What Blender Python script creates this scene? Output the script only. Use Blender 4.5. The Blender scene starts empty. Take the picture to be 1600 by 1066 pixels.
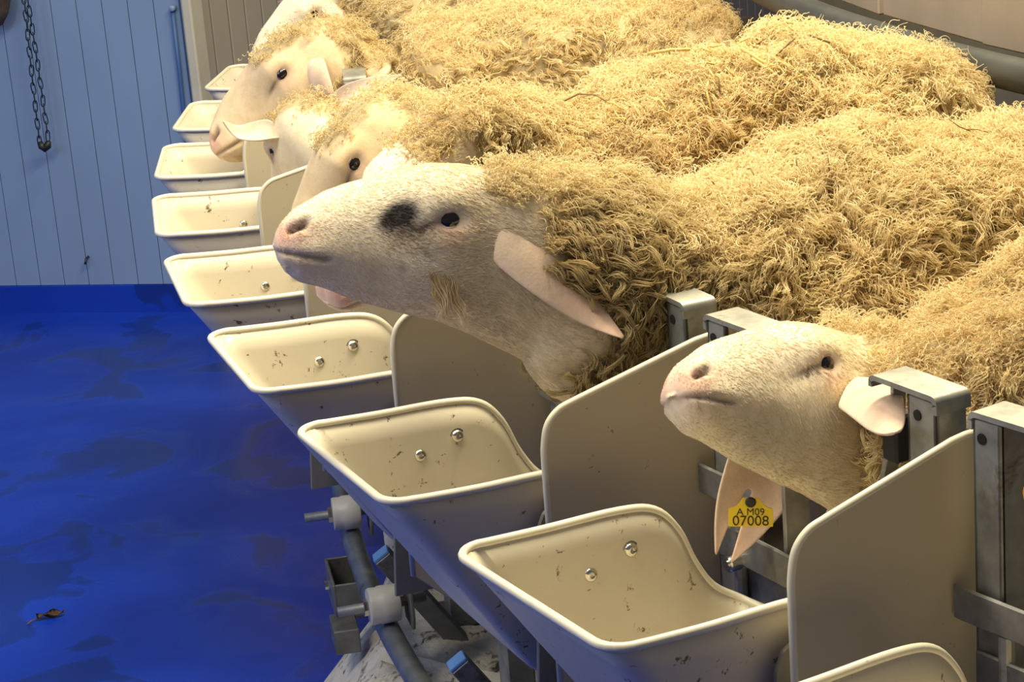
import bpy, bmesh, math, random
import numpy as np
from mathutils import Vector, Matrix

random.seed(7)
rng = np.random.default_rng(7)
SC = bpy.context.scene
COL = SC.collection
PI = math.pi

# ------------------------------------------------------------------ camera
F_PX, PITCH, ROLL = 3403.4, 0.2949, -0.0812
cam_d = bpy.data.cameras.new('camera')
cam_d.sensor_width = 36.0
cam_d.lens = F_PX / 1600 * 36.0
cam_d.clip_start = 0.05
cam = bpy.data.objects.new('camera', cam_d)
COL.objects.link(cam)
SC.camera = cam
_r = Vector((1, 0, 0)); _f = Vector((0, math.cos(PITCH), -math.sin(PITCH))); _u = Vector((0, math.sin(PITCH), math.cos(PITCH)))
_cr, _sr = math.cos(ROLL), math.sin(ROLL)
_rv = _cr * _r + _sr * _u
_uv = -_sr * _r + _cr * _u
_m = Matrix((_rv, _uv, -_f)).transposed().to_4x4()
_m.translation = Vector((-5.4143, -5.0330, 1.9341))
cam.matrix_world = _m

# ------------------------------------------------------------------ world and light
SC.view_settings.view_transform = 'Standard'
SC.view_settings.look = 'None'
SC.view_settings.exposure = 0.0
SC.view_settings.gamma = 1.0
SC.view_settings.use_curve_mapping = False
SC.cycles_curves.shape = 'RIBBONS'
world = bpy.data.worlds.new('hall'); SC.world = world
world.use_nodes = True
bg = world.node_tree.nodes['Background']
bg.inputs[0].default_value = (0.75, 0.80, 1.0, 1)
bg.inputs[1].default_value = 0.12


def area(name, loc, target, sx, sy, energy, color):
    d = bpy.data.lights.new(name, 'AREA')
    d.shape = 'RECTANGLE'; d.size = sx; d.size_y = sy; d.energy = energy; d.color = color
    o = bpy.data.objects.new(name, d); COL.objects.link(o)
    o.location = loc
    o.rotation_euler = (Vector(target) - Vector(loc)).to_track_quat('-Z', 'Y').to_euler()
    return o


area('tube_lamp_near', (-4.6, -1.5, 3.8), (-5.0, -1.9, 0.9), 0.4, 1.8, 170, (1.0, 0.875, 0.56))
area('tube_lamp_far', (-4.6, 0.6, 4.0), (-5.2, 0.2, 0.9), 0.5, 2.4, 108, (1.0, 0.86, 0.58))
area('tube_lamp_side', (-6.0, -2.6, 4.1), (-5.7, -2.0, 0.7), 0.4, 1.6, 52, (1.0, 0.88, 0.64))
area('fill_lamp_back', (-6.3, 3.4, 3.6), (-6.0, 3.6, 0.9), 0.4, 1.8, 40, (1.0, 0.90, 0.74))  # added unseen fill light that brightens the beige wall
area('window_daylight', (-9.6, -2.2, 2.4), (-6.3, 0.2, 0.8), 2.4, 1.6, 48, (0.52, 0.66, 1.0))
area('fill_lamp_aisle', (-7.4, -3.0, 3.9), (-6.2, -1.6, 0.3), 0.4, 1.8, 72, (1.0, 0.91, 0.74))  # added unseen fill light, warms the rollers and kerb under the troughs

# ------------------------------------------------------------------ ring geometry
PH, STEP = 3.63349, -0.0841035       # stall 0 angle, angle between stalls (negative: away from camera)
ZR = 1.0                             # height of the trough rims above the floor


def ang(k): return PH + k * STEP


def put(o, k, r=0.0, z=0.0):
    a = ang(k)
    o.location = (r * math.cos(a), r * math.sin(a), z)
    o.rotation_euler = (0, 0, a)
    return o


# ------------------------------------------------------------------ materials
def nodes(name):
    m = bpy.data.materials.new(name); m.use_nodes = True
    nt = m.node_tree
    return m, nt, nt.nodes, nt.links, nt.nodes['Principled BSDF']


def ramp(N, L, src, stops):
    r = N.new('ShaderNodeValToRGB')
    e = r.color_ramp.elements
    while len(e) < len(stops): e.new(0.5)
    for i, (p, c) in enumerate(stops):
        e[i].position = p; e[i].color = (*c, 1) if len(c) == 3 else c
    L.new(src, r.inputs[0])
    return r.outputs[0]


def noise(N, L, scale, detail=4, rough=0.55, vec=None, dist=0.0):
    n = N.new('ShaderNodeTexNoise')
    n.inputs['Scale'].default_value = scale; n.inputs['Detail'].default_value = detail
    n.inputs['Roughness'].default_value = rough; n.inputs['Distortion'].default_value = dist
    if vec is not None: L.new(vec, n.inputs['Vector'])
    return n.outputs['Fac']


def objvec(N, L, scale=(1, 1, 1), world=False):
    tc = N.new('ShaderNodeTexCoord'); mp = N.new('ShaderNodeMapping')
    if world:
        g = N.new('ShaderNodeNewGeometry'); L.new(g.outputs['Position'], mp.inputs[0])
    else:
        L.new(tc.outputs['Object'], mp.inputs[0])
    mp.inputs['Scale'].default_value = scale
    return mp.outputs[0]


def mixc(N, L, fac, a, b, mode='MIX'):
    m = N.new('ShaderNodeMix'); m.data_type = 'RGBA'; m.blend_type = mode
    for s, v in ((m.inputs[0], fac), (m.inputs[6], a), (m.inputs[7], b)):
        if hasattr(v, 'is_output'): L.new(v, s)
        elif isinstance(v, (int, float)): s.default_value = v
        else: s.default_value = (*v, 1)
    return m.outputs[2]


def bump(N, L, B, h, strength, dist):
    b = N.new('ShaderNodeBump'); b.inputs['Strength'].default_value = strength; b.inputs['Distance'].default_value = dist
    L.new(h, b.inputs['Height']); L.new(b.outputs[0], B.inputs['Normal'])


def simple(name, col, rough=0.5, metal=0.0, var=0.15, scale=9.0, bmp=0.0, bscale=60, dirt=None, dirt_lo=0.6, dirt_hi=0.7, dscale=25):
    m, nt, N, L, B = nodes(name)
    v = objvec(N, L, world=True)
    f = noise(N, L, scale, 5, 0.6, v)
    c2 = tuple(max(0, x * (1 - var)) for x in col); c1 = tuple(min(1, x * (1 + var)) for x in col)
    c = ramp(N, L, f, [(0.3, c2), (0.7, c1)])
    if dirt:
        d = noise(N, L, dscale, 8, 0.72, v, 0.4)
        fac = ramp(N, L, d, [(dirt_lo, (0, 0, 0)), (dirt_hi, (1, 1, 1))])
        c = mixc(N, L, fac, c, dirt)
    L.new(c, B.inputs['Base Color'])
    B.inputs['Roughness'].default_value = rough; B.inputs['Metallic'].default_value = metal
    if bmp:
        bump(N, L, B, noise(N, L, bscale, 5, 0.6, v), bmp, 0.004)
    return m


M = {}
M['trough'] = simple('trough_plastic', (0.63, 0.575, 0.46), 0.38, 0, 0.05, 6, 0.04, 200, (0.13, 0.085, 0.035), 0.615, 0.65, 42)
M['rim'] = simple('rim_plastic', (0.70, 0.66, 0.54), 0.35, 0, 0.05, 6, 0, 60, (0.30, 0.23, 0.12), 0.66, 0.70, 50)
M['panel'] = simple('panel_plastic', (0.52, 0.45, 0.315), 0.42, 0, 0.05, 4, 0.03, 160, (0.13, 0.095, 0.05), 0.650, 0.68, 44)
M['panel_edge'] = simple('panel_edge', (0.70, 0.65, 0.50), 0.4, 0, 0.05)
M['galv'] = simple('galvanised_steel', (0.30, 0.30, 0.275), 0.52, 0.6, 0.28, 28, 0.12, 90, (0.14, 0.12, 0.08), 0.60, 0.72, 14)
M['galv_dark'] = simple('dirty_steel', (0.20, 0.20, 0.19), 0.5, 0.6, 0.3, 22, 0.12, 90, (0.08, 0.065, 0.045), 0.58, 0.7, 14)
M['plate'] = simple('grey_plate', (0.20, 0.195, 0.17), 0.45, 0.2, 0.12, 12, 0.06, 120)
M['steel'] = simple('bright_steel', (0.68, 0.66, 0.60), 0.22, 1.0, 0.08, 30)
M['black'] = simple('black_rubber', (0.012, 0.012, 0.013), 0.5, 0, 0.2)
M['hole'] = simple('dark_hole', (0.006, 0.006, 0.006), 0.9, 0, 0.1)
M['nylon'] = simple('white_nylon', (0.60, 0.58, 0.50), 0.42, 0, 0.10, 14, 0.05, 80, (0.16, 0.12, 0.07), 0.66, 0.72, 30)
M['bluecap'] = simple('blue_cap', (0.16, 0.36, 0.74), 0.4, 0, 0.12, 30)
M['rail'] = simple('rail_steel', (0.085, 0.09, 0.088), 0.5, 0.4, 0.25, 14, 0.05, 80)
M['pipe'] = simple('pipe_steel', (0.26, 0.28, 0.30), 0.36, 0.7, 0.3, 18, 0.08, 80, (0.07, 0.055, 0.04), 0.60, 0.7, 16)
M['shield'] = simple('shield_board', (0.40, 0.325, 0.245), 0.6, 0, 0.10, 5, 0.04, 90)
M['orange'] = simple('orange_plastic', (0.85, 0.28, 0.02), 0.4, 0, 0.05)
M['wallblue'] = simple('blue_cast_panel', (0.20, 0.30, 0.50), 0.42, 0, 0.06, 2.0, 0.02, 40)  # blue cast of cool light put into the wall's base colour
M['rod'] = simple('dark_blue_cable', (0.045, 0.12, 0.33), 0.5, 0, 0.06)
M['wallbeige'] = simple('beige_panel_paint', (0.30, 0.275, 0.25), 0.55, 0, 0.06, 2.0, 0.02, 40)
M['trim'] = simple('cream_trim', (0.50, 0.48, 0.42), 0.5, 0, 0.08)
M['chain'] = simple('black_chain', (0.010, 0.022, 0.035), 0.4, 0.3, 0.2)
M['brown'] = simple('brown_fibre', (0.05, 0.035, 0.03), 0.8, 0, 0.5, 30, 0.3, 60)
M['straw'] = simple('straw', (0.62, 0.46, 0.16), 0.6, 0, 0.25, 40)
M['straw_dark'] = simple('old_straw', (0.20, 0.13, 0.05), 0.7, 0, 0.25, 40)
M['leaf'] = simple('dry_leaf', (0.12, 0.07, 0.04), 0.8, 0, 0.4, 80, 0.3, 120)
M['deck'] = simple('deck_rubber', (0.10, 0.08, 0.055), 0.7, 0, 0.4, 12, 0.3, 40)
M['pit'] = simple('pit_dark', (0.05, 0.047, 0.045), 0.7, 0, 0.2)  # even dark grey for the skirt below the screen boards
M['tag'] = simple('yellow_tag', (0.78, 0.56, 0.01), 0.45, 0, 0.05)
M['ink'] = simple('tag_ink', (0.03, 0.02, 0.0), 0.6, 0, 0.1)


def floor_mat():
    m, nt, N, L, B = nodes('blue_floor_paint')
    v = objvec(N, L, world=True)
    base = ramp(N, L, noise(N, L, 1.6, 6, 0.6, v, 0.3), [(0.3, (0.002, 0.021, 0.29)), (0.7, (0.005, 0.040, 0.44))])
    stain = ramp(N, L, noise(N, L, 3.1, 5, 0.5, v, 0.8), [(0.555, (0, 0, 0)), (0.585, (1, 1, 1))])
    m1 = N.new('ShaderNodeMath'); m1.operation = 'MULTIPLY'; m1.inputs[1].default_value = 0.55
    L.new(stain, m1.inputs[0])
    c = mixc(N, L, m1.outputs[0], base, (0.004, 0.016, 0.11))
    mud = ramp(N, L, noise(N, L, 2.3, 6, 0.6, objvec(N, L, (1.3, 0.8, 1), True), 0.3), [(0.66, (0, 0, 0)), (0.74, (1, 1, 1))])
    m3 = N.new('ShaderNodeMath'); m3.operation = 'MULTIPLY'; m3.inputs[1].default_value = 0.6
    L.new(mud, m3.inputs[0])
    c = mixc(N, L, m3.outputs[0], c, (0.018, 0.028, 0.075))
    v2 = objvec(N, L, (0.45, 1.6, 1), True)
    sc = ramp(N, L, noise(N, L, 11, 9, 0.75, v2), [(0.70, (0, 0, 0)), (0.755, (1, 1, 1))])
    m2 = N.new('ShaderNodeMath'); m2.operation = 'MULTIPLY'; m2.inputs[1].default_value = 0.4
    L.new(sc, m2.inputs[0])
    c = mixc(N, L, m2.outputs[0], c, (0.22, 0.30, 0.55))
    L.new(c, B.inputs['Base Color'])
    rr = ramp(N, L, noise(N, L, 3.1, 5, 0.5, v, 0.8), [(0.45, (0.40, 0.40, 0.40)), (0.6, (0.22, 0.22, 0.22))])
    L.new(rr, B.inputs['Roughness'])
    B.inputs['Specular IOR Level'].default_value = 0.35
    bump(N, L, B, noise(N, L, 30, 5, 0.6, v), 0.12, 0.004)
    return m


M['floor'] = floor_mat()


def concrete_mat():
    m, nt, N, L, B = nodes('whitewashed_concrete')
    v = objvec(N, L, world=True)
    c = ramp(N, L, noise(N, L, 9, 8, 0.65, v, 0.6), [(0.25, (0.36, 0.32, 0.26)), (0.5, (0.66, 0.62, 0.54)), (0.8, (0.80, 0.77, 0.68))])
    d = ramp(N, L, noise(N, L, 26, 7, 0.7, objvec(N, L, (1, 0.5, 1), True), 0.5), [(0.54, (0, 0, 0)), (0.62, (1, 1, 1))])
    c = mixc(N, L, d, c, (0.07, 0.055, 0.04))
    L.new(c, B.inputs['Base Color']); B.inputs['Roughness'].default_value = 0.85
    bump(N, L, B, noise(N, L, 24, 8, 0.7, v), 0.6, 0.012)
    return m


M['concrete'] = concrete_mat()


def skin_mat():
    m, nt, N, L, B = nodes('short_face_hair')
    at = N.new('ShaderNodeAttribute'); at.attribute_name = 'col'
    v = objvec(N, L, world=False)
    n1 = ramp(N, L, noise(N, L, 45, 6, 0.65, v), [(0.3, (0.80, 0.78, 0.74)), (0.7, (1.0, 1.0, 1.0))])
    c = mixc(N, L, 1.0, at.outputs['Color'], n1, 'MULTIPLY')
    L.new(c, B.inputs['Base Color'])
    B.inputs['Roughness'].default_value = 0.7
    B.inputs['Sheen Weight'].default_value = 0.25
    B.inputs['Sheen Roughness'].default_value = 0.5
    vv = objvec(N, L, (1, 1, 1))
    bump(N, L, B, noise(N, L, 260, 4, 0.6, vv), 0.25, 0.002)
    return m


M['skin'] = skin_mat()


def wool_mat():
    m, nt, N, L, B = nodes('curly_wool')
    at = N.new('ShaderNodeAttribute'); at.attribute_name = 'col'
    hi = N.new('ShaderNodeHairInfo')
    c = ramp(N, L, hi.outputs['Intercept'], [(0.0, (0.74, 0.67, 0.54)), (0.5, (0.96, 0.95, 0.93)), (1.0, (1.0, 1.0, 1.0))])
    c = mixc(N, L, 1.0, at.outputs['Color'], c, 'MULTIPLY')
    N.remove(B)
    d = N.new('ShaderNodeBsdfDiffuse'); t = N.new('ShaderNodeBsdfTranslucent'); mx = N.new('ShaderNodeMixShader')
    L.new(c, d.inputs[0]); L.new(c, t.inputs[0]); mx.inputs[0].default_value = 0.28
    L.new(d.outputs[0], mx.inputs[1]); L.new(t.outputs[0], mx.inputs[2])
    L.new(mx.outputs[0], nt.nodes['Material Output'].inputs['Surface'])
    return m


M['wool'] = wool_mat()


def eye_mat():
    m, nt, N, L, B = nodes('wet_dark_eye')
    B.inputs['Base Color'].default_value = (0.012, 0.008, 0.006, 1)
    B.inputs['Roughness'].default_value = 0.06
    B.inputs['Coat Weight'].default_value = 0.6
    return m


M['eye'] = eye_mat()


# ------------------------------------------------------------------ object helpers
def tag(o, label=None, cat=None, group=None, kind=None):
    if label: o['label'] = label
    if cat: o['category'] = cat
    if group: o['group'] = group
    if kind: o['kind'] = kind
    return o


def empty(name, label, cat, group=None):
    o = bpy.data.objects.new(name, None); COL.objects.link(o)
    o.empty_display_size = 0.05
    return tag(o, label, cat, group)


def link(name, me, parent=None):
    o = bpy.data.objects.new(name, me); COL.objects.link(o)
    if parent is not None: o.parent = parent
    return o


def mesh_of(name, bm, mat, smooth=True, angle=None):
    me = bpy.data.meshes.new(name)
    bmesh.ops.recalc_face_normals(bm, faces=bm.faces)
    bm.to_mesh(me); bm.free()
    for p in me.polygons: p.use_smooth = smooth
    if smooth and angle is not None:
        me.set_sharp_from_angle(angle=angle)
    me.materials.append(mat)
    return me


def bm_box(bm, c, s, bev=0.0, rot=None, seg=2):
    r = bmesh.ops.create_cube(bm, size=1.0)
    vs = r['verts']
    bmesh.ops.scale(bm, vec=s, verts=vs)
    if bev:
        es = list({e for v in vs for e in v.link_edges})
        rr = bmesh.ops.bevel(bm, geom=es, offset=bev, segments=seg, affect='EDGES', profile=0.5)
        vs = list({v for f in rr['faces'] for v in f.verts} | {v for v in vs if v.is_valid})
    if rot is not None: bmesh.ops.rotate(bm, cent=(0, 0, 0), matrix=rot, verts=vs)
    bmesh.ops.translate(bm, vec=c, verts=vs)
    return vs


def bm_cyl(bm, a, b, r, n=20, r2=None, bev=0.0):
    a = Vector(a); b = Vector(b); d = b - a
    q = d.to_track_quat('Z', 'Y').to_matrix()
    rings = [(0, r - bev), (bev, r), (d.length - bev, r if r2 is None else r2), (d.length, (r if r2 is None else r2) - bev)] if bev else [(0, r), (d.length, r if r2 is None else r2)]
    R = []
    for z, rad in rings:
        R.append([bm.verts.new(a + q @ Vector((rad * math.cos(2 * PI * i / n), rad * math.sin(2 * PI * i / n), z))) for i in range(n)])
    for j in range(len(R) - 1):
        for i in range(n):
            bm.faces.new((R[j][i], R[j][(i + 1) % n], R[j + 1][(i + 1) % n], R[j + 1][i]))
    bm.faces.new(R[0][::-1]); bm.faces.new(R[-1])


def bm_tube(bm, pts, r, n=8, closed=False, caps=True):
    pts = [Vector(p) for p in pts]
    m = len(pts); R = []
    prev = None
    for i in range(m):
        if closed: t = pts[(i + 1) % m] - pts[i - 1]
        else: t = pts[min(i + 1, m - 1)] - pts[max(i - 1, 0)]
        t.normalize()
        if prev is None:
            u = t.orthogonal().normalized()
        else:
            u = (prev - t * prev.dot(t)).normalized()
        prev = u
        w = t.cross(u)
        rad = r[i] if hasattr(r, '__len__') else r
        R.append([bm.verts.new(pts[i] + rad * (math.cos(2 * PI * j / n) * u + math.sin(2 * PI * j / n) * w)) for j in range(n)])
    for i in range(m if closed else m - 1):
        A, B_ = R[i], R[(i + 1) % m]
        off = 0
        if closed and i == m - 1:
            off = min(range(n), key=lambda s: sum((A[j].co - B_[(j + s) % n].co).length for j in range(n)))
        for j in range(n):
            bm.faces.new((A[j], A[(j + 1) % n], B_[(j + 1 + off) % n], B_[(j + off) % n]))
    if caps and not closed:
        bm.faces.new(R[0][::-1]); bm.faces.new(R[-1])


def bm_prism(bm, poly, axis_pts):
    """poly: list of Vector; extrude by vector axis_pts"""
    d = Vector(axis_pts)
    A = [bm.verts.new(Vector(p)) for p in poly]; B_ = [bm.verts.new(Vector(p) + d) for p in poly]
    n = len(poly)
    fa = bm.faces.new(A[::-1]); fb = bm.faces.new(B_)
    for i in range(n):
        bm.faces.new((A[i], A[(i + 1) % n], B_[(i + 1) % n], B_[i]))
    return fa, fb


def arc_tube(bm, r, z, a0, a1, rad, n=14, seg=60):
    bm_tube(bm, [(r * math.cos(a0 + (a1 - a0) * i / seg), r * math.sin(a0 + (a1 - a0) * i / seg), z) for i in range(seg + 1)], rad, n)


# ------------------------------------------------------------------ setting: floor, walls
def build_setting():
    bm = bmesh.new(); bm_box(bm, (-4.5, 0.5, -0.05), (13, 14, 0.1))
    tag(link('floor', mesh_of('floor', bm, M['floor'], False)), 'glossy blue painted floor with scuffs and damp stains', kind='structure')
    # blue panel wall
    p0 = Vector((-7.14716, 2.14355, 0)); wd = Vector((0.96595, -0.25873, 0)); wn = Vector((0.25873, 0.96595, 0)) * -1
    rz = math.atan2(wd.y, wd.x)
    L0, L1 = -2.6, 0.80
    H = 3.2
    w = tag(bpy.data.objects.new('wall_left', None), 'blue vertical sandwich panel wall behind the feeding troughs', kind='structure')
    COL.objects.link(w); w.location = p0; w.rotation_euler = (0, 0, rz)
    bm = bmesh.new(); bm_box(bm, ((L0 + L1) / 2, 0.06, H / 2), (L1 - L0, 0.08, H))
    link('backing', mesh_of('backing', bm, M['wallblue'], False), w)
    pw = 0.0893
    bm = bmesh.new(); bm_box(bm, (0, 0, 0), (pw - 0.0022, 0.012, H - 0.095), 0.0012, seg=1)
    me = mesh_of('panel', bm, M['wallblue'], False)
    n = int((L1 - L0) / pw) + 1
    for i in range(n):
        x = 0.429 + pw * 0.5 + pw * (i - 33)
        if x < L0 or x > L1 - pw / 2: continue
        o = link('panel', me, w); o.location = (x, 0.016, (H + 0.095) / 2)
    bm = bmesh.new()
    prof = [(0, 0.002, 0.0), (0, 0.004, 0.092), (0, 0.006, 0.0945), (0, 0.03, 0.0945), (0, 0.03, 0)]
    bm_prism(bm, [Vector((L0, y, z)) for _, y, z in prof], (L1 - L0, 0, 0))
    b = link('baseboard_left', mesh_of('baseboard', bm, M['floor'], False)); b.location = p0; b.rotation_euler = (0, 0, rz)
    tag(b, 'dark blue painted coved base along the blue wall', kind='structure')
    bm = bmesh.new(); bm_box(bm, (0.820, 0.03, H / 2), (0.034, 0.10, H), 0.006)
    t = link('trim_1', mesh_of('trim', bm, M['trim'], False)); t.location = p0; t.rotation_euler = (0, 0, rz)
    tag(t, 'cream corner strip at the end of the blue wall', kind='structure')
    # cable on the wall
    c = empty('wall_cable', 'dark blue straight cable fixed down the blue wall near its cream corner', 'cable')
    c.location = p0; c.rotation_euler = (0, 0, rz)
    bm = bmesh.new(); bm_tube(bm, [(0.764, 0.001, 1.01), (0.763, 0.001, 0.8), (0.757, 0.001, 0.55), (0.752, 0.001, 0.12)], 0.0075, 8)
    link('cable', mesh_of('cable', bm, M['rod']), c)
    bm = bmesh.new(); bm_cyl(bm, (0.768, 0.008, 1.012), (0.768, -0.014, 1.012), 0.010, 10, bev=0.002)
    link('clip', mesh_of('clip', bm, M['wallblue']), c)
    # small hook mark
    hk = empty('wall_hook', 'small dark hook low on the blue wall', 'hook'); hk.location = p0; hk.rotation_euler = (0, 0, rz)
    bm = bmesh.new(); bm_tube(bm, [(0.352, 0.008, 0.194), (0.352, -0.012, 0.192), (0.354, -0.02, 0.184), (0.350, -0.018, 0.176)], 0.0042, 6)
    link('hook', mesh_of('hook', bm, M['black']), hk)
    # chain loop hanging in front of the wall
    ch = empty('hanging_chain', 'dark doubled link chain hanging in front of the blue wall', 'chain')
    ch.location = p0; ch.rotation_euler = (0, 0, rz)
    bm = bmesh.new()
    lk = []
    for i in range(20):
        a = 2 * PI * i / 20
        lk.append((0.0062 * math.cos(a), 0, 0.0135 * math.sin(a) + (0.006 if math.sin(a) > 0 else -0.006)))
    bm_tube(bm, lk, 0.0019, 6, closed=True)
    me = mesh_of('link', bm, M['chain'])
    ztop = 1.60; zb = 0.605
    nl = 34; dz = (ztop - zb) / nl
    for s in (0, 1):
        for i in range(nl + 1):
            z = zb + i * dz + (0.5 * dz if s else 0)
            tw = 3.6 * z + 0.9
            hw = 0.012 * abs(math.cos(3.3 * (z - 0.58))) + 0.0035
            x = 0.282 + (0.29 - 0.282) * (z - 0.59) / 0.47 + (hw if s else -hw) * 0.8
            o = link('link', me, ch)
            o.location = (x, -0.055 + (0.007 if s else -0.007), z)
            o.rotation_euler = (0.03 * math.sin(i * 2.1), 0.10 * math.sin(i * 1.7 + s), (PI / 2 if i % 2 else 0.15) + 0.4)
    bm = bmesh.new()
    bm_tube(bm, [(0.268, -0.055, 0.603), (0.271, -0.055, 0.588), (0.282, -0.055, 0.580), (0.293, -0.055, 0.588), (0.298, -0.055, 0.603)], [0.008, 0.0125, 0.013, 0.0125, 0.009], 12)
    link('rubber_loop', mesh_of('rubber_loop', bm, M['black']), ch)
    # brown fibre bundle in the top corner
    bb = empty('rope_bundle', 'dark brown rope bundle hanging high on the blue wall at the picture corner', 'rope')
    bb.location = p0; bb.rotation_euler = (0, 0, rz)
    for j in range(13):
        bm = bmesh.new()
        a = (j - 6) / 6
        pts = []
        for i in range(17):
            t = i / 16 * 2 * PI
            pts.append((0.162 + 0.066 * math.sin(t) * (1 - 0.5 * abs(a)), -0.05 + 0.035 * a, 1.125 - 0.135 * math.cos(t) * (1 - 0.12 * abs(a))))
        bm_tube(bm, pts, 0.011, 8, closed=False)
        link('strand', mesh_of('strand', bm, M['brown']), bb)
    # beige wall, farther back
    w2 = tag(bpy.data.objects.new('wall_back', None), 'beige ribbed panel wall turning away behind the last troughs', kind='structure')
    COL.objects.link(w2); w2.location = (-6.345, 1.985, 0); w2.rotation_euler = (0, 0, math.radians(59))
    bm = bmesh.new(); bm_box(bm, (2.8, 0.06, 1.6), (5.6, 0.08, 3.2))
    link('backing', mesh_of('backing', bm, M['wallbeige'], False), w2)
    pw = 0.092
    bm = bmesh.new(); bm_box(bm, (0, 0, 0), (pw - 0.006, 0.014, 3.2), 0.003, seg=1)
    me = mesh_of('panel', bm, M['wallbeige'], False)
    for i in range(60):
        o = link('panel', me, w2); o.location = (0.05 + pw * i, 0.016, 1.6)
    # whitewashed kerb under the troughs, broken and sloping
    bm = bmesh.new()
    bot = [(-6.02, -1.75), (-5.86, -0.97), (-5.77, -0.66), (-5.74, -0.4), (-5.82, 0.6), (-4.6, 0.6), (-4.6, -1.9)]
    top = [(-5.75, -1.8), (-5.714, -1.28), (-5.700, -0.98), (-5.66, -0.55), (-5.72, 0.6), (-4.6, 0.6), (-4.6, -1.9)]
    B0 = [bm.verts.new((x, y, 0.0)) for x, y in bot]; T0 = [bm.verts.new((x, y, 0.17)) for x, y in top]
    n = len(bot)
    for i in range(n): bm.faces.new((B0[i], B0[(i + 1) % n], T0[(i + 1) % n], T0[i]))
    bm.faces.new(T0); bm.faces.new(B0[::-1])
    bmesh.ops.triangulate(bm, faces=[f for f in bm.faces])
    bmesh.ops.subdivide_edges(bm, edges=bm.edges[:], cuts=9, use_grid_fill=True)
    for v in bm.verts:
        p = v.co
        if p.z > 0.005:
            s = 0.006 * math.sin(31 * p.x + 17 * p.y) + 0.005 * math.sin(67 * p.y - 40 * p.z) + 0.004 * math.sin(110 * p.y + 90 * p.x)
            v.co += Vector((s, s * 0.4, s * 0.8))
    tag(link('concrete_kerb', mesh_of('kerb', bm, M['concrete'], True, math.radians(35))), 'whitewashed dirty concrete kerb beneath the feeding troughs', kind='structure')
    # rotating deck the sheep stand on
    bm = bmesh.new()
    a0, a1 = ang(-4), ang(14)
    sec = [(4.45, 0.50), (5.70, 0.50), (5.70, 0.58), (4.45, 0.58)]
    R = []
    for i in range(61):
        a = a0 + (a1 - a0) * i / 60
        R.append([bm.verts.new((r * math.cos(a), r * math.sin(a), z)) for r, z in sec])
    for i in range(60):
        for j in range(4): bm.faces.new((R[i][j], R[i][(j + 1) % 4], R[i + 1][(j + 1) % 4], R[i + 1][j]))
    bm.faces.new(R[0]); bm.faces.new(R[-1][::-1])
    tag(link('platform', mesh_of('platform', bm, M['deck'], True, math.radians(40))), 'dark rotating deck under the row of sheep', kind='structure')
    # dry leaf on the floor
    lf = empty('dry_leaf', 'crumpled brown dry leaf lying on the blue floor', 'leaf'); lf.location = (-6.496, -0.51, 0.0)
    bm = bmesh.new()
    nu, nv = 9, 5; g = []
    for i in range(nu):
        t = i / (nu - 1); row = []
        wdt = 0.012 * math.sin(PI * min(1, 0.08 + 0.92 * t)) ** 0.7
        for j in range(nv):
            s = (j / (nv - 1) - 0.5) * 2
            row.append(bm.verts.new(((t - 0.5) * 0.062, s * wdt + 0.004 * math.sin(5 * t), 0.004 + 0.008 * abs(s) + 0.005 * math.sin(9 * t + 2 * s))))
        g.append(row)
    for i in range(nu - 1):
        for j in range(nv - 1): bm.faces.new((g[i][j], g[i + 1][j], g[i + 1][j + 1], g[i][j + 1]))
    bmesh.ops.solidify(bm, geom=bm.faces[:], thickness=0.0015)
    o = link('blade', mesh_of('blade', bm, M['leaf']), lf); o.rotation_euler = (0, 0, 0.35)
    bm = bmesh.new(); bm_tube(bm, [(-0.03, 0.0, 0.005), (-0.045, -0.006, 0.006), (-0.055, -0.016, 0.004)], 0.0015, 6)
    o = link('stem', mesh_of('stem', bm, M['leaf']), lf); o.rotation_euler = (0, 0, 0.35)


# ------------------------------------------------------------------ feeding troughs
def smooth_path(pts, n):
    """Catmull-Rom through pts (open), n samples per span"""
    P = [np.array(p, float) for p in pts]
    P = [2 * P[0] - P[1]] + P + [2 * P[-1] - P[-2]]
    out = []
    for i in range(1, len(P) - 2):
        for s in range(n):
            t = s / n
            a, b, c, d = P[i - 1:i + 3]
            out.append(0.5 * ((2 * b) + (c - a) * t + (2 * a - 5 * b + 4 * c - d) * t * t + (3 * b - a - 3 * c + d) * t ** 3))
    out.append(P[-2])
    return out


R0 = 5.95     # local origin radius of a trough


def rim_loop():
    """counter-clockwise loop (x = radius - R0, y, z); y>0 is the camera side"""
    hw, out = 0.170, 6.150 - R0
    rc = 0.034
    half = []      # from the middle of the outer edge, along the far (y<0) side to the middle of the inner lip
    for s in range(8): half.append((out, -(hw - rc) * s / 8, 0.0))
    for s in range(7):
        a = (PI / 2) * s / 6
        half.append((out - rc + rc * math.cos(a), -(hw - rc) - rc * math.sin(a), 0.0))
    side = smooth_path([(6.105 - R0, -hw, -0.001), (6.03 - R0, -hw, -0.005), (5.93 - R0, -hw + .002, -0.008), (5.882 - R0, -hw + .003, -0.019), (5.853 - R0, -hw + .005, -0.050),
                        (5.832 - R0, -hw + .006, -0.098), (5.808 - R0, -hw + .008, -0.135), (5.778 - R0, -hw + .020, -0.156), (5.764 - R0, -hw + .055, -0.163)], 5)
    half += [tuple(p) for p in side]
    ye = half[-1][1]
    for s in range(1, 9): half.append((5.764 - R0, ye * (1 - s / 8), -0.163 - 0.004 * (s / 8)))
    other = [(x, -y, z) for x, y, z in half[-2:0:-1]]
    return [Vector(p) for p in half + other]


RIM = rim_loop()


def bottom_of(p):
    u = (p.x - (5.764 - R0)) / 0.386
    x = 5.865 - R0 + 0.095 * u
    y = p.y * 0.74
    return Vector((x, y, -0.300 + 0.012 * (2 * u - 1) ** 2))


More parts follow.
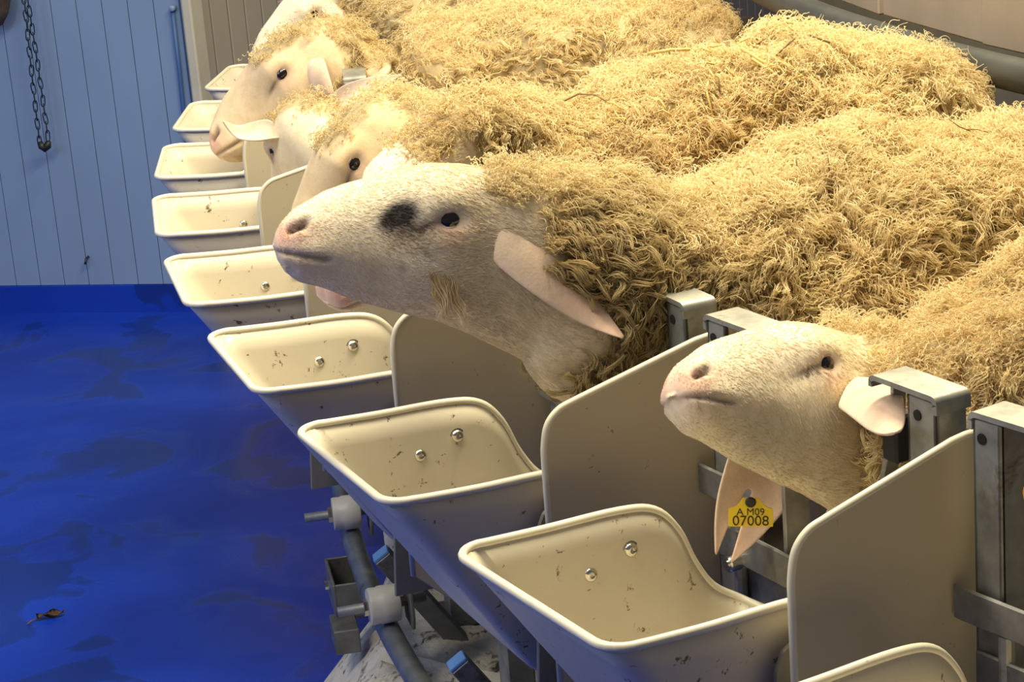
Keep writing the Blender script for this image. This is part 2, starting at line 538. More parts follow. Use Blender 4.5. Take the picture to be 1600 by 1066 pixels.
def trough_meshes():
    bm = bmesh.new()
    levels = [0, .12, .3, .5, .7, .85, .95, 1.0]
    R = []
    n = len(RIM)
    cen = Vector((5.91 - R0, 0, -0.305))
    for l in levels:
        row = []
        for p in RIM:
            b = bottom_of(p)
            q = p.lerp(b, l)
            if l > 0.8:      # round the bottom edge
                t = (l - 0.8) / 0.2
                q = q.lerp(cen, 0.22 * t * t); q.z = q.z - 0.006 * t
            row.append(bm.verts.new(q))
        R.append(row)
    for i in range(len(levels) - 1):
        for j in range(n): bm.faces.new((R[i][j], R[i][(j + 1) % n], R[i + 1][(j + 1) % n], R[i + 1][j]))
    c1 = [bm.verts.new(v.co.lerp(cen, 0.5)) for v in R[-1]]
    for j in range(n): bm.faces.new((R[-1][j], R[-1][(j + 1) % n], c1[(j + 1) % n], c1[j]))
    bm.faces.new(c1)
    bmesh.ops.recalc_face_normals(bm, faces=bm.faces)
    shell = mesh_of('shell', bm, M['trough'])
    bm = bmesh.new(); bm_tube(bm, [p + Vector((0, 0, 0.001)) for p in RIM], 0.0054, 10, closed=True)
    rim = mesh_of('rim', bm, M['rim'])
    return shell, rim


def bolt_mesh():
    bm = bmesh.new()
    n = 18
    prof = [(0.0, 0.0098), (0.0016, 0.0098), (0.0017, 0.0078), (0.0035, 0.0072), (0.0052, 0.0052), (0.0058, 0.0032), (0.0030, 0.0028), (0.0030, 0.0)]
    R = []
    for z, r in prof[:-1]:
        R.append([bm.verts.new((r * math.cos(2 * PI * i / n), r * math.sin(2 * PI * i / n), z)) for i in range(n)])
    for a, b in zip(R, R[1:]):
        for i in range(n): bm.faces.new((a[i], a[(i + 1) % n], b[(i + 1) % n], b[i]))
    bm.faces.new(R[-1]); bm.faces.new(R[0][::-1])
    return mesh_of('bolt', bm, M['steel'], True, math.radians(35))


STALL_WORDS = {-1: 'partly cut off at the bottom edge, nearest of the row', 0: 'nearest fully visible of the row, under the sheep looking up',
               1: 'second fully visible from the near end, with white rollers below', 2: 'third fully visible from the near end, under the black-patched sheep',
               3: 'fourth fully visible from the near end, scuffed inside', 4: 'fifth fully visible from the near end',
               5: 'sixth fully visible, under the muzzle of the head-down sheep', 6: 'small and far, beside the cream wall corner',
               7: 'farthest and smallest visible, before the beige wall', 8: 'last of the row, hidden by sheep heads'}


def build_troughs():
    shell, rim = trough_meshes(); bolt = bolt_mesh()
    bm = bmesh.new()
    # side plate between the trough and the panel, rounded top corner
    poly = [(5.985, -0.34), (5.965, -0.07), (5.955, -0.05), (5.935, -0.038), (5.73, -0.045), (5.73, -0.34)]
    bm_prism(bm, [Vector((r - R0, 0.180, z)) for r, z in poly], (0, 0.006, 0))
    bmesh.ops.bevel(bm, geom=bm.edges[:], offset=0.0015, segments=1, affect='EDGES')
    plate = mesh_of('side_plate', bm, M['plate'], False)
    for k in range(-1, 8):
        t = empty('feed_trough', 'beige plastic feed trough, ' + STALL_WORDS[k], 'trough', 'row of feed troughs')
        put(t, k, R0, ZR)
        o = link('shell', shell, t)
        md = o.modifiers.new('thickness', 'SOLIDIFY'); md.thickness = 0.004; md.offset = -1
        link('rim', rim, t)
        for r, z in ((5.980, -0.071), (5.923, -0.055)):
            b = link('bolt', bolt, t)
            b.location = (r - R0, -0.1590, z); b.rotation_euler = (-PI / 2 + 0.10, 0, 0.0); b.scale = (1.15, 1.15, 1.15)
            b['label'] = 'round steel bolt head'
        b = link('bolt', bolt, t); b.location = (5.915 - R0, 0.186, -0.105); b.rotation_euler = (-PI / 2, 0, 0)
        link('side_plate', plate, t)


# ------------------------------------------------------------------ partition panels
DP = 0.205 / 5.72 / 0.0841035          # panel offset in stalls towards the camera


def build_panels():
    bm = bmesh.new()
    top = smooth_path([(5.9645, 0.02), (5.9635, 0.045), (5.957, 0.072), (5.940, 0.089), (5.915, 0.0965)], 5)
    poly = [(5.966, -0.30)] + [tuple(p) for p in top] + [(5.745, 0.136), (5.727, 0.138), (5.712, 0.138), (5.712, -0.40), (5.86, -0.40)]
    bm_prism(bm, [Vector((r - R0, -0.0035, z)) for r, z in poly], (0, 0.007, 0))
    bm.edges.ensure_lookup_table()
    bmesh.ops.bevel(bm, geom=bm.edges[:], offset=0.0012, segments=1, affect='EDGES')
    me = bpy.data.meshes.new('board'); bmesh.ops.recalc_face_normals(bm, faces=bm.faces); bm.to_mesh(me); bm.free()
    me.materials.append(M['panel'])
    # light cap strip around the exposed edge
    bm = bmesh.new()
    line = [(5.966, -0.30)] + [tuple(p) for p in top] + [(5.745, 0.136), (5.727, 0.138), (5.714, 0.138)]
    bm_tube(bm, [(r - R0, 0, z) for r, z in line], 0.0045, 8)
    cap = mesh_of('edge_strip', bm, M['panel_edge'])
    words = {-1: 'large near panel in front of the steel post at the picture edge', 0: 'tall panel behind the nearest whole trough, below the looking-up sheep',
             1: 'panel under the neck of the black-patched sheep', 2: 'panel behind the pink muzzle of the hidden sheep', 3: 'panel with rounded corner left of the woolly forehead',
             4: 'small panel below the folded ear, beside the drooping muzzle', 5: 'far panel behind the head-down sheep', 6: 'farthest panel, almost hidden by sheep heads'}
    for i in range(-1, 7):
        k = i + 1 - DP - (0.0)      # panel on the far side of stall i is at i+1-DP
        k = i + 1 - DP
        if i == -1: k = 0 - DP
        p = empty('partition_panel', 'beige plastic partition board, ' + words[i], 'panel', 'partition panels between the stalls')
        put(p, k, R0, ZR)
        link('board', me, p); link('edge_strip', cap, p)


# ------------------------------------------------------------------ headlock frames
def build_headlocks():
    ro = 5.72
    bar = bmesh.new()
    # bent flat bar with rounded corners, lies across the gate (y), flat side up
    def bent(bm, y0, y1, zt, w=0.047, th=0.006):
        outer = []
        s = 1 if y1 > y0 else -1
        rc = 0.009
        # profile path in (y, z): short lip down at both ends
        path = [(y0, zt - 0.014), (y0, zt - rc)]
        for i in range(5):
            a = PI - (PI / 2) * i / 4
            path.append((y0 + s * (rc + rc * math.cos(a)), zt - rc + rc * math.sin(a)))
        for i in range(5):
            a = PI / 2 - (PI / 2) * i / 4
            path.append((y1 - s * (rc - rc * math.cos(a)), zt - rc + rc * math.sin(a)))
        path += [(y1, zt - rc), (y1, zt - 0.02)]
        inner = []
        for i, (y, z) in enumerate(path):
            yc = y - (th * s if y > (y0 + y1) / 2 and s > 0 or (y < (y0 + y1) / 2 and s < 0) else -th * s) * (1 if z < zt - rc * 0.4 else 0.4)
            inner.append((yc, z - (th if z > zt - rc * 0.9 else 0)))
        V = []
        for x in (-w / 2, w / 2):
            V.append(([bm.verts.new((x, y, z)) for y, z in path], [bm.verts.new((x, y, z)) for y, z in inner]))
        m = len(path)
        for i in range(m - 1):
            bm.faces.new((V[0][0][i], V[0][0][i + 1], V[1][0][i + 1], V[1][0][i]))
            bm.faces.new((V[0][1][i], V[1][1][i], V[1][1][i + 1], V[0][1][i + 1]))
            bm.faces.new((V[0][0][i], V[0][1][i], V[0][1][i + 1], V[0][0][i + 1]))
            bm.faces.new((V[1][0][i], V[1][0][i + 1], V[1][1][i + 1], V[1][1][i]))
        for i in (0, m - 1):
            bm.faces.new((V[0][0][i], V[1][0][i], V[1][1][i], V[0][1][i]))
    bent(bar, 0.070, 0.184, 0.178)
    near_bar = mesh_of('top_bar', bar, M['galv'], True, math.radians(30))
    bar = bmesh.new(); bent(bar, -0.103, -0.250, 0.178)
    far_bar = mesh_of('top_bar', bar, M['galv'], True, math.radians(30))

    def leg(y0, y1, th, ztop):
        bm = bmesh.new()
        # open channel section: web facing the trough, two flanges
        bm_box(bm, (0.018, (y0 + y1) / 2, (ztop - 0.42) / 2), (th, y1 - y0, ztop + 0.42), 0.0015, seg=1)
        bm_box(bm, (0.0, y0 + 0.003, (ztop - 0.42) / 2), (0.042, 0.006, ztop + 0.42), 0.0015, seg=1)
        bm_box(bm, (0.0, y1 - 0.003, (ztop - 0.42) / 2), (0.042, 0.006, ztop + 0.42), 0.0015, seg=1)
        return mesh_of('leg', bm, M['galv'], False)
    leg_near = leg(0.132, 0.180, 0.006, 0.170)
    leg_far = leg(-0.246, -0.206, 0.006, 0.170)
    bm = bmesh.new()
    pts = [(0.0, 0.076, 0.167), (0.0, 0.070, 0.10), (0.0, 0.050, 0.04), (0.0, 0.062, -0.04), (0.0, 0.062, -0.42)]
    for a, b in zip(pts, pts[1:]):
        A = Vector(a); B_ = Vector(b); mid = (A + B_) / 2
        rot = Matrix.Rotation(-math.atan2(B_.y - A.y, A.z - B_.z) * -1, 3, 'X')
        bm_box(bm, mid + Vector((-0.014, 0, 0)), (0.018, 0.007, (A - B_).length + 0.004), 0.001, rot, seg=1)
    thin_near = mesh_of('neck_bar', bm, M['galv'], False)
    bm = bmesh.new()
    bm_box(bm, (0.0, -0.107, -0.1275), (0.036, 0.007, 0.585), 0.001, seg=1)
    bm_cyl(bm, (0.022, -0.200, -0.06), (0.022, -0.200, -0.22), 0.009, 10)
    thin_far = mesh_of('neck_bar', bm, M['galv'], False)
    # crossbar and sliding plate low in the gate
    bm = bmesh.new()
    bm_box(bm, (0.026, -0.155, -0.110), (0.006, 0.17, 0.045), 0.002, seg=1)
    bm_box(bm, (0.010, -0.150, -0.165), (0.006, 0.14, 0.05), 0.002, seg=1)
    lock = mesh_of('lock_plate', bm, M['galv_dark'], False)
    bm = bmesh.new()
    poly = []
    bm_box(bm, (0.028, -0.21, -0.040), (0.005, 0.12, 0.040), 0.0025, seg=1)
    cross = mesh_of('clamp_band', bm, M['galv'], False)
    bm = bmesh.new(); bm_cyl(bm, (0.027, -0.192, -0.128), (0.046, -0.192, -0.128), 0.011, 16, bev=0.002); bm_cyl(bm, (0.045, -0.192, -0.128), (0.048, -0.192, -0.128), 0.006, 12)
    lockbolt = mesh_of('bolt', bm, M['steel'], True, math.radians(35))
    hol = []
    for y, z in ((0.150, 0.150), (-0.232, 0.150), (-0.232, -0.20)):
        bm = bmesh.new(); bm_cyl(bm, (0.018, y, z), (0.0222, y, z), 0.0062, 14)
        hol.append(mesh_of('hole', bm, M['hole'], False))
    bm = bmesh.new()
    bm_box(bm, (-0.010, 0.079, 0.100), (0.030, 0.026, 0.055), 0.003, seg=1)
    pad = mesh_of('stop_pad', bm, M['black'], False)
    bm = bmesh.new()
    bm_box(bm, (-0.006, 0.075, -0.12), (0.03, 0.016, 0.30), 0.003, seg=1)
    slide = mesh_of('slide_bar', bm, M['galv_dark'], False)
    words = {-1: 'tall galvanised headlock post at the near picture edge beside the large panel', 0: 'galvanised headlock frame around the neck of the looking-up sheep',
             1: 'galvanised headlock frame behind the neck of the black-patched sheep', 2: 'galvanised headlock frame hidden behind the black-patched head',
             3: 'galvanised headlock frame under the woolly-browed sheep', 4: 'small galvanised headlock corner beside the far drooping ear',
             5: 'galvanised headlock frame behind the head-down sheep', 6: 'farthest galvanised headlock frame'}
    for k in range(-1, 7):
        h = empty('headlock_frame', words[k], 'headlock', 'headlock frames of the stalls')
        put(h, k, ro, ZR)
        for m, nm in ((near_bar, 'top_bar'), (far_bar, 'top_bar'), (leg_near, 'leg'), (leg_far, 'leg'), (thin_near, 'neck_bar'), (thin_far, 'neck_bar'), (lock, 'lock_plate'),
                      (cross, 'clamp_band'), (lockbolt, 'bolt'), (pad, 'stop_pad'), (slide, 'slide_bar')):
            link(nm, m, h)
        for m in hol: link('hole', m, h)
    # orange lever at the picture edge
    lv = empty('release_lever', 'orange plastic lever knob on the near headlock post at the picture edge', 'lever')
    put(lv, -1, ro, ZR)
    bm = bmesh.new(); bm_cyl(bm, (0.02, -0.128, 0.125), (0.06, -0.128, 0.125), 0.016, 16, bev=0.004)
    link('knob', mesh_of('knob', bm, M['orange'], True, math.radians(40)), lv)
    bm = bmesh.new(); bm_cyl(bm, (-0.01, -0.128, 0.125), (0.022, -0.128, 0.125), 0.006, 12)
    link('spindle', mesh_of('spindle', bm, M['galv']), lv)


# ------------------------------------------------------------------ guide rail, rollers, brackets under the troughs
def build_understructure():
    bm = bmesh.new(); arc_tube(bm, 5.838, 0.272, ang(-1), ang(8), 0.0215, 16, 110)
    tag(link('guide_rail', mesh_of('guide_rail', bm, M['pipe'])), 'grey steel ring pipe running under the troughs', 'pipe')
    # roller
    bm = bmesh.new()
    prof = [(5.815, 0.026), (5.817, 0.034), (5.823, 0.0355), (5.852, 0.0355), (5.855, 0.0335), (5.868, 0.0345), (5.872, 0.033), (5.873, 0.012)]
    n = 28; R = []
    for r, rad in prof:
        R.append([bm.verts.new((r - 5.84, rad * math.cos(2 * PI * i / n), rad * math.sin(2 * PI * i / n))) for i in range(n)])
    for a, b in zip(R, R[1:]):
        for i in range(n): bm.faces.new((a[i], a[(i + 1) % n], b[(i + 1) % n], b[i]))
    bm.faces.new(R[0][::-1]); bm.faces.new(R[-1])
    wheel = mesh_of('wheel', bm, M['nylon'], True, math.radians(40))
    bm = bmesh.new(); bm_cyl(bm, (-0.075, 0, 0), (0.090, 0, 0), 0.0095, 14)
    axle = mesh_of('axle', bm, M['galv'])
    bm = bmesh.new(); bm_cyl(bm, (0.033, 0, 0), (0.042, 0, 0), 0.016, 6)
    nut = mesh_of('nut', bm, M['steel'], False)
    bm = bmesh.new()
    bm_prism(bm, [Vector((-0.045, y, z)) for y, z in ((-0.03, -0.045), (0.035, -0.045), (0.045, -0.02), (0.04, 0.05), (0.01, 0.085), (-0.03, 0.085))], (0.006, 0, 0))
    bmesh.ops.bevel(bm, geom=bm.edges[:], offset=0.0012, segments=1, affect='EDGES')
    cheek = mesh_of('cheek_plate', bm, M['plate'], False)
    words = {1: 'nearest white nylon roller, hidden below the second trough', 2: 'white nylon roller below the third trough, hidden part',
             3: 'larger nearer white nylon guide roller on the grey ring pipe', 4: 'farther white nylon guide roller tucked under the trough side',
             5: 'far white nylon guide roller hidden below the fifth trough'}
    for i in (3, 4):
        r = empty('guide_roller', words[i], 'roller', 'guide rollers along the ring pipe')
        put(r, i + 0.10, 5.84, 0.328)
        for nm, m in (('wheel', wheel), ('axle', axle), ('nut', nut), ('cheek_plate', cheek)): link(nm, m, r)
        b = link('bolt', nut, r); b.location = (-0.076, 0.012, 0.045)
    # support arms: square tube with blue plug, one per roller
    bm = bmesh.new(); bm_box(bm, (-0.20, 0, 0), (0.40, 0.036, 0.036), 0.002, seg=1)
    tube = mesh_of('square_tube', bm, M['galv_dark'], False)
    bm = bmesh.new(); bm_box(bm, (0.003, 0, 0), (0.008, 0.035, 0.035), 0.0025, seg=2)
    plug = mesh_of('end_plug', bm, M['bluecap'], False)
    words = {2: 'square steel tube with blue end plug, nearest, over the whitewashed kerb', 3: 'square steel tube with blue end plug, farther, tucked under the second trough side'}
    for i, (k, r, z) in {2: (2.35, 5.798, 0.36), 3: (3.42, 5.815, 0.36)}.items():
        t = empty('support_arm', words[i], 'tube', 'support tubes with blue plugs')
        put(t, k, r, z)
        xa = Vector((.55, -.05, .83)).normalized(); ya = Vector((0, 0, 1)).cross(xa).normalized(); za = xa.cross(ya)
        t.rotation_euler = (Matrix.Rotation(ang(k), 3, 'Z') @ Matrix((xa, ya, za)).transposed()).to_euler()
        link('square_tube', tube, t); p = link('end_plug', plug, t); p['label'] = 'light blue plastic plug'
    # channel brackets hanging beside the ring pipe
    for k, lab in ((3.86, 'open steel channel bracket left of the ring pipe, beside the near roller'),):
        b = empty('channel_bracket', lab, 'bracket')
        put(b, k, 5.868, 0.235)
        bm = bmesh.new()
        bm_box(bm, (0.030, 0, -0.02), (0.006, 0.15, 0.075), 0.0015, seg=1)
        bm_box(bm, (-0.012, -0.072, -0.02), (0.08, 0.006, 0.075), 0.0015, seg=1)
        bm_box(bm, (-0.012, 0.072, -0.02), (0.08, 0.006, 0.075), 0.0015, seg=1)
        bm_box(bm, (-0.012, 0, -0.055), (0.08, 0.15, 0.006), 0.0015, seg=1)
        link('channel', mesh_of('channel', bm, M['galv_dark'], False), b)
        bm = bmesh.new(); bm_box(bm, (0.020, 0.10, -0.075), (0.05, 0.09, 0.05), 0.002, seg=1)
        link('foot_block', mesh_of('foot_block', bm, M['galv_dark'], False), b)
        bm = bmesh.new(); bm_cyl(bm, (0.033, 0.0, -0.01), (0.043, 0.0, -0.01), 0.009, 6)
        link('bolt', mesh_of('bolt', bm, M['steel'], False), b)
    # uprights under the troughs
    words = {1: 'broad galvanised upright beside the keel of the second trough', 2: 'galvanised upright behind the kerb, between the rollers', 3: 'galvanised upright far under the third trough', 0: 'galvanised upright under the nearest whole trough'}
    for k in (0, 1, 2, 3):
        for j, (dy, wd) in enumerate(((0.0, 0.06),)):
            u = empty('trough_upright', words[k], 'post', 'uprights below the troughs')
            put(u, k + 0.62, 5.66, 0.17)
            bm = bmesh.new(); bm_box(bm, (0, 0, 0.24), (0.05, wd, 0.48), 0.003, seg=1)
            link('post', mesh_of('post', bm, M['galv'], False), u)
            bm = bmesh.new(); bm_box(bm, (0.0, 0, 0.004), (0.11, 0.12, 0.008), 0.001, seg=1)
            link('foot_plate', mesh_of('foot_plate', bm, M['galv_dark'], False), u)
            bm = bmesh.new(); bm_box(bm, (0.07, 0, 0.40), (0.16, 0.045, 0.05), 0.003, seg=1)
            link('arm', mesh_of('arm', bm, M['galv_dark'], False), u)
    # rump rail and centre shield
    rr = empty('rump_rail', 'dark steel rail bent around behind the rumps of the sheep', 'rail')
    bm = bmesh.new(); arc_tube(bm, 4.86, ZR + 0.27, ang(-2), ang(9), 0.028, 16, 110)
    link('rail', mesh_of('rail', bm, M['rail']), rr)
    for k in (1.35, 4.35):
        a = ang(k); bm = bmesh.new()
        bm_box(bm, (4.80 * math.cos(a), 4.80 * math.sin(a), 0.92), (0.05, 0.05, 0.68), 0.003, Matrix.Rotation(a, 3, 'Z') if False else None, seg=1)
        link('post', mesh_of('post', bm, M['rail'], False), rr)
    sh = empty('centre_shield', 'beige brown board screen behind the rump rail', 'screen')
    bm = bmesh.new(); bm_box(bm, (0, 0, 0), (0.014, 0.394, 0.75), 0.003, seg=1)
    me = mesh_of('board', bm, M['shield'], False)
    for i in range(-2, 10):
        o = link('board', me, sh); put(o, i + 0.87, 4.770 + 0.006 * (i % 2), 1.28 + 0.375)
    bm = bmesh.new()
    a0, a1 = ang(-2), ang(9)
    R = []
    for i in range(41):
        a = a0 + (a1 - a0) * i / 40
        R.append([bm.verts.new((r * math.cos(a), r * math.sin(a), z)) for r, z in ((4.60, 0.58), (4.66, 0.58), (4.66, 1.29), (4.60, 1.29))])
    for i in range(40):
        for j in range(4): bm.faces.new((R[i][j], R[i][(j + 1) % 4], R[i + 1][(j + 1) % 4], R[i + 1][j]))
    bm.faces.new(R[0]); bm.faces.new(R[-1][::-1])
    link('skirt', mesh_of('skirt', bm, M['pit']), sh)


# ------------------------------------------------------------------ sheep
class Waves:
    """smooth pseudo noise from random sinusoids"""
    def __init__(self, n, freq, seed):
        g = np.random.default_rng(seed)
        d = g.normal(size=(n, 3)); d /= np.linalg.norm(d, axis=1)[:, None]
        self.k = d * freq * g.uniform(0.5, 1.6, n)[:, None]; self.p = g.uniform(0, 2 * PI, n); self.n = n

    def __call__(self, x):
        return np.sin(x @ self.k.T + self.p).sum(-1) / math.sqrt(self.n / 2)


def norm(v): return v / (np.linalg.norm(v, axis=-1, keepdims=True) + 1e-12)


HX = np.array([-.06, -.02, .02, .057, .10, .137, .160, .186, .2235, .240, .248, .2525])
HT = np.array([.066, .073, .081, .084, .078, .070, .0655, .058, .039, .024, .012, -.002])
HB = np.array([-.172, -.150, -.127, -.109, -.097, -.084, -.076, -.063, -.046, -.035, -.023, -.006])
HW = np.array([.058, .058, .061, .0625, .053, .046, .043, .040, .038, .032, .024, .004])
HC = np.array([-.02, -.01, .002, .008, -.004, -.012, -.012, -.012, -.010, -.010, -.006, -.004])
HWOOL = np.array([0.86, 0.70, 0.42])
BASE_WOOL = np.array([0.91, 0.80, 0.525])
SKIN = np.array([0.87, 0.78, 0.61])
PINK = np.array([0.78, 0.47, 0.36])
NT = 88


def gs(x, c, s): return np.exp(-0.5 * ((x - c) / s) ** 2)


def sheep_mesh(S):
    """returns vertex rings (n, NT, 3) in stall frame, ring info"""
    zb = S['zb']
    A = np.array(S['A']); f = norm(np.array(S['fwd'], float)); s = S['s']
    up = np.array([0, 0, 1.0]); 
    if 'up' in S: up = np.array(S['up'], float)
    up = norm(up - f * (up @ f))
    lf = np.cross(up, f)
    c, sn = math.cos(S.get('roll', 0)), math.sin(S.get('roll', 0))
    up, lf = c * up + sn * lf, c * lf - sn * up
    yb = S.get('yb', 0.0); bw = S.get('bw', .90)
    body = [(4.885, .155, .012, .02, .02), (4.893, .16, .07, .07, .07), (4.91, .165, .11, .11, .12), (4.95, .18, .155, .155, .18), (5.03, .20, .185, .195, .22),
            (5.15, .205, .20, .205, .235), (5.30, .205, .205, .205, .24), (5.43, .20, .20, .20, .235), (5.54, .195, .185, .19, .22), (5.62, .185, .165, .172, .20)]
    r_off = S.get('r_off', 0.0)
    C, U, Lf, W, HU, HD = [], [], [], [], [], []
    B_ = np.array(body)
    ts = np.linspace(0, len(B_) - 1, 46)
    zprof = S.get('zprof', (0, 0, 0))
    for t in ts:
        row = [np.interp(t, range(len(B_)), B_[:, j]) for j in range(5)]
        u = (row[0] - 4.885) / 0.735
        dz = np.interp(u, (0, .5, 1), zprof)
        C.append((4.885 + (row[0] - 4.885) * S.get('blen', 1.0) + r_off, yb, zb + dz - row[1])); U.append((0, 0, 1)); Lf.append((0, 1, 0)); W.append(row[2] * bw); HU.append(row[3]); HD.append(row[4])
    nb = len(C)
    # neck: Hermite from the shoulder to the back of the head
    p0 = np.array(C[-1]); 
    H0 = A + f * (-.06 * s) + up * (HC[0] * s)
    t0 = np.array((1.0, 0, S.get('neck_up', .55))) * 0.30; t1 = f * 0.22
    wn0, hu0, hd0 = W[-1], HU[-1], HD[-1]
    deep = S.get('deep', 1.0)
    wn1, hu1, hd1 = HW[0] * s, (HT[0] - HC[0]) * s, (HC[0] - HB[0]) * s * deep
    nn = 30
    for i in range(1, nn):
        t = i / nn
        h00, h10, h01, h11 = 2 * t**3 - 3 * t**2 + 1, t**3 - 2 * t**2 + t, -2 * t**3 + 3 * t**2, t**3 - t**2
        p = h00 * p0 + h10 * t0 + h01 * H0 + h11 * t1
        d = (6 * t**2 - 6 * t) * p0 + (3 * t**2 - 4 * t + 1) * t0 + (-6 * t**2 + 6 * t) * H0 + (3 * t**2 - 2 * t) * t1
        d = norm(d)
        uu = norm(np.array((0, 0, 1.0)) * (1 - t) + up * t); uu = norm(uu - d * (uu @ d)); ll = np.cross(uu, d)
        e = t * t * (3 - 2 * t); e = min(1.0, e ** 0.72)
        C.append(p); U.append(uu); Lf.append(ll)
        bulge = 1 + 0.0 * t
        W.append((wn0 * (1 - e) + wn1 * e)); HU.append(hu0 * (1 - e) + hu1 * e); HD.append((hd0 * (1 - e) + hd1 * e) * (1 + S.get('throat', 0) * math.sin(PI * t ** 1.6) ** 1.2))
    nk = len(C)
    xs = np.concatenate([np.linspace(-.06, .20, 62), np.linspace(.2025, .2525, 24)])
    for x in xs:
        zc = np.interp(x, HX, HC)
        C.append(A + f * x * s + up * zc * s); U.append(up); Lf.append(lf)
        W.append(np.interp(x, HX, HW) * s); HU.append((np.interp(x, HX, HT) - zc) * s); HD.append((zc - np.interp(x, HX, HB)) * s * (1 + (deep - 1) * min(1, (.2525 - x) / .06)))
    C, U, Lf = np.array(C, float), np.array(U, float), np.array(Lf, float)
    W, HU, HD = np.array(W), np.array(HU), np.array(HD)
    # smooth radii along the body
    for arr in (W, HU, HD):
        for _ in range(3): arr[1:nk + 4] = 0.25 * arr[:nk + 3] + 0.5 * arr[1:nk + 4] + 0.25 * arr[2:nk + 5]
    th = np.linspace(0, 2 * PI, NT, endpoint=False)       # 0 = top, positive to the sheep's left
    n = len(C)
    isH = np.zeros(n); isH[nk:] = 1
    hx = np.full(n, -1.0); hx[nk:] = xs
    hfac = np.clip((hx - 0.03) / 0.1, 0, 1) * isH
    cs, sn_ = np.cos(th), np.sin(th)
    e = 2 / 2.25
    sy = np.sign(sn_) * np.abs(sn_) ** e
    cz = np.sign(cs) * np.abs(cs) ** e
    top = np.clip(cs, 0, 1)[None] ; bt = np.clip(-cs, 0, 1)[None]
    nf = isH.copy(); nf[nb:nk] = np.clip((np.arange(nb, nk) - nb) / (nk - nb) * 1.6 - 0.6, 0, 1)
    y = W[:, None] * sy[None] * (1 - 0.22 * hfac[:, None] * top ** 2) * (1 - (0.30 * nf[:, None]) * bt ** 1.5)
    z = np.where(cz[None] > 0, HU[:, None] * cz[None], HD[:, None] * cz[None])
    # head sculpting in head coordinates (unscaled)
    ly = y / s; lz = z / s + np.interp(hx, HX, HC)[:, None]; lx = np.repeat(hx[:, None], NT, 1)
    rad = norm(np.stack([np.zeros_like(ly), ly, lz - np.interp(hx, HX, HC)[:, None]], -1))
    ay = np.abs(ly)
    d = np.zeros_like(ly); fx = np.zeros_like(ly)
    side = np.clip(ay / 0.03, 0, 1)
    d += 0.008 * gs(lx, .040, .026) * gs(lz, .036, .018) * side            # brow
    d += 0.004 * gs(lx, .036, .026) * gs(lz, -.004, .016) * side           # cheek bone
    d -= 0.0075 * gs(lx, .040, .014) * gs(lz, .017, .0085) * side           # eye socket
    d -= 0.004 * gs(lx, .072, .016) * gs(lz, .010 - .25 * (lx - .06), .007) * side    # tear groove
    d -= 0.005 * gs(lx, .105, .025) * gs(lz, .008, .022) * side            # hollow beside the nose bridge
    d += 0.006 * gs(lx, .045, .03) * gs(lz, -.065, .03) * side             # jaw muscle
    d -= 0.004 * gs(lx, .135, .03) * gs(lz, -.055, .018) * side
    d += 0.005 * gs(lx, .222, .018) * gs(lz, .026, .012) * side            # nostril wing
    d += 0.004 * gs(lx, .205, .02) * gs(lz, -.012, .012) * side            # upper lip
    nline = .006 + .55 * (lx - .222) * -1 * 0.5
    nos = np.exp(-(np.abs(lx - .221) / .0135) ** 4) * gs(lz, .018 - .34 * (lx - .221), .0030 + .10 * np.clip(.222 - lx, 0, .02)) * np.clip((ay - .005) / .006, 0, 1)
    d -= 0.011 * nos
    mline = -.0165 + .20 * (lx - .218)
    mo = gs(lz, mline, .0026) * np.clip((lx - .180) / .012, 0, 1)
    d -= 0.0050 * mo
    d += 0.004 * gs(lx, .222, .016) * gs(lz, -.042, .010)                  # chin
    d -= 0.003 * gs(ay, 0, .004) * gs(lx, .247, .01)                        # philtrum
    d *= isH[:, None]
    yy = (ly + rad[..., 1] * d) * s; zz = (lz - np.interp(hx, HX, HC)[:, None] + rad[..., 2] * d) * s
    yy[:nk] = y[:nk]; zz[:nk] = z[:nk]
    P = C[:, None] + Lf[:, None] * yy[..., None] + U[:, None] * zz[..., None]
    lo, hi = nb - 2, nk + 10
    for _ in range(34):
        P[lo:hi] = 0.25 * P[lo - 1:hi - 1] + 0.5 * P[lo:hi] + 0.25 * P[lo + 1:hi + 1]
    # lumpy body
    nrm = norm(P - C[:, None])
    w1 = Waves(24, 26, S['seed']); w2 = Waves(24, 75, S['seed'] + 50)
    lump = 0.010 * w1(P) + 0.004 * w2(P)
    msk = np.ones(n); msk[nb:nk] = np.linspace(1, 0.0, nk - nb) ** 1.0; msk[nk:] = 0.0
    P += nrm * (lump * msk[:, None])[..., None]
    # colours
    col = np.empty(P.shape); 
    nz = Waves(20, 30, S['seed'] + 3)(P)[..., None]; nz2 = Waves(20, 9, S['seed'] + 4)(P)[..., None]
    skin = np.array(S.get('skin', SKIN))
    wool = np.array(S.get('wool', BASE_WOOL)) * np.array((0.52, 0.47, 0.40))  # brown root wool, darkened so gaps between locks look like shadow
    col[:] = skin * (1 + 0.05 * nz + 0.05 * nz2)
    wmask = S['woolmask'](np.arange(n), th, nb, nk, n, hx)
    wmask = wmask * (1 - np.exp(-((lx - .042) / .028) ** 4 - ((lz - .015) / .024) ** 4) * (ay > .02) * isH[:, None])
    col = col * (1 - wmask[..., None]) + wool * (1 + 0.1 * nz) * wmask[..., None]
    H = isH[:, None]
    pk = np.clip(gs(lx, .242, .013) * gs(lz, .008, .016) * 0.75 + 0.55 * gs(lx, .218, .018) * gs(lz, .013, .008) + 0.15 * gs(lx, .215, .02) * gs(lz, -.02, .02) + 0.5 * gs(lx, .04, .016) * gs(lz, .006, .010) * side, 0, 1) * H
    col = col * (1 - pk[..., None]) + PINK * pk[..., None]
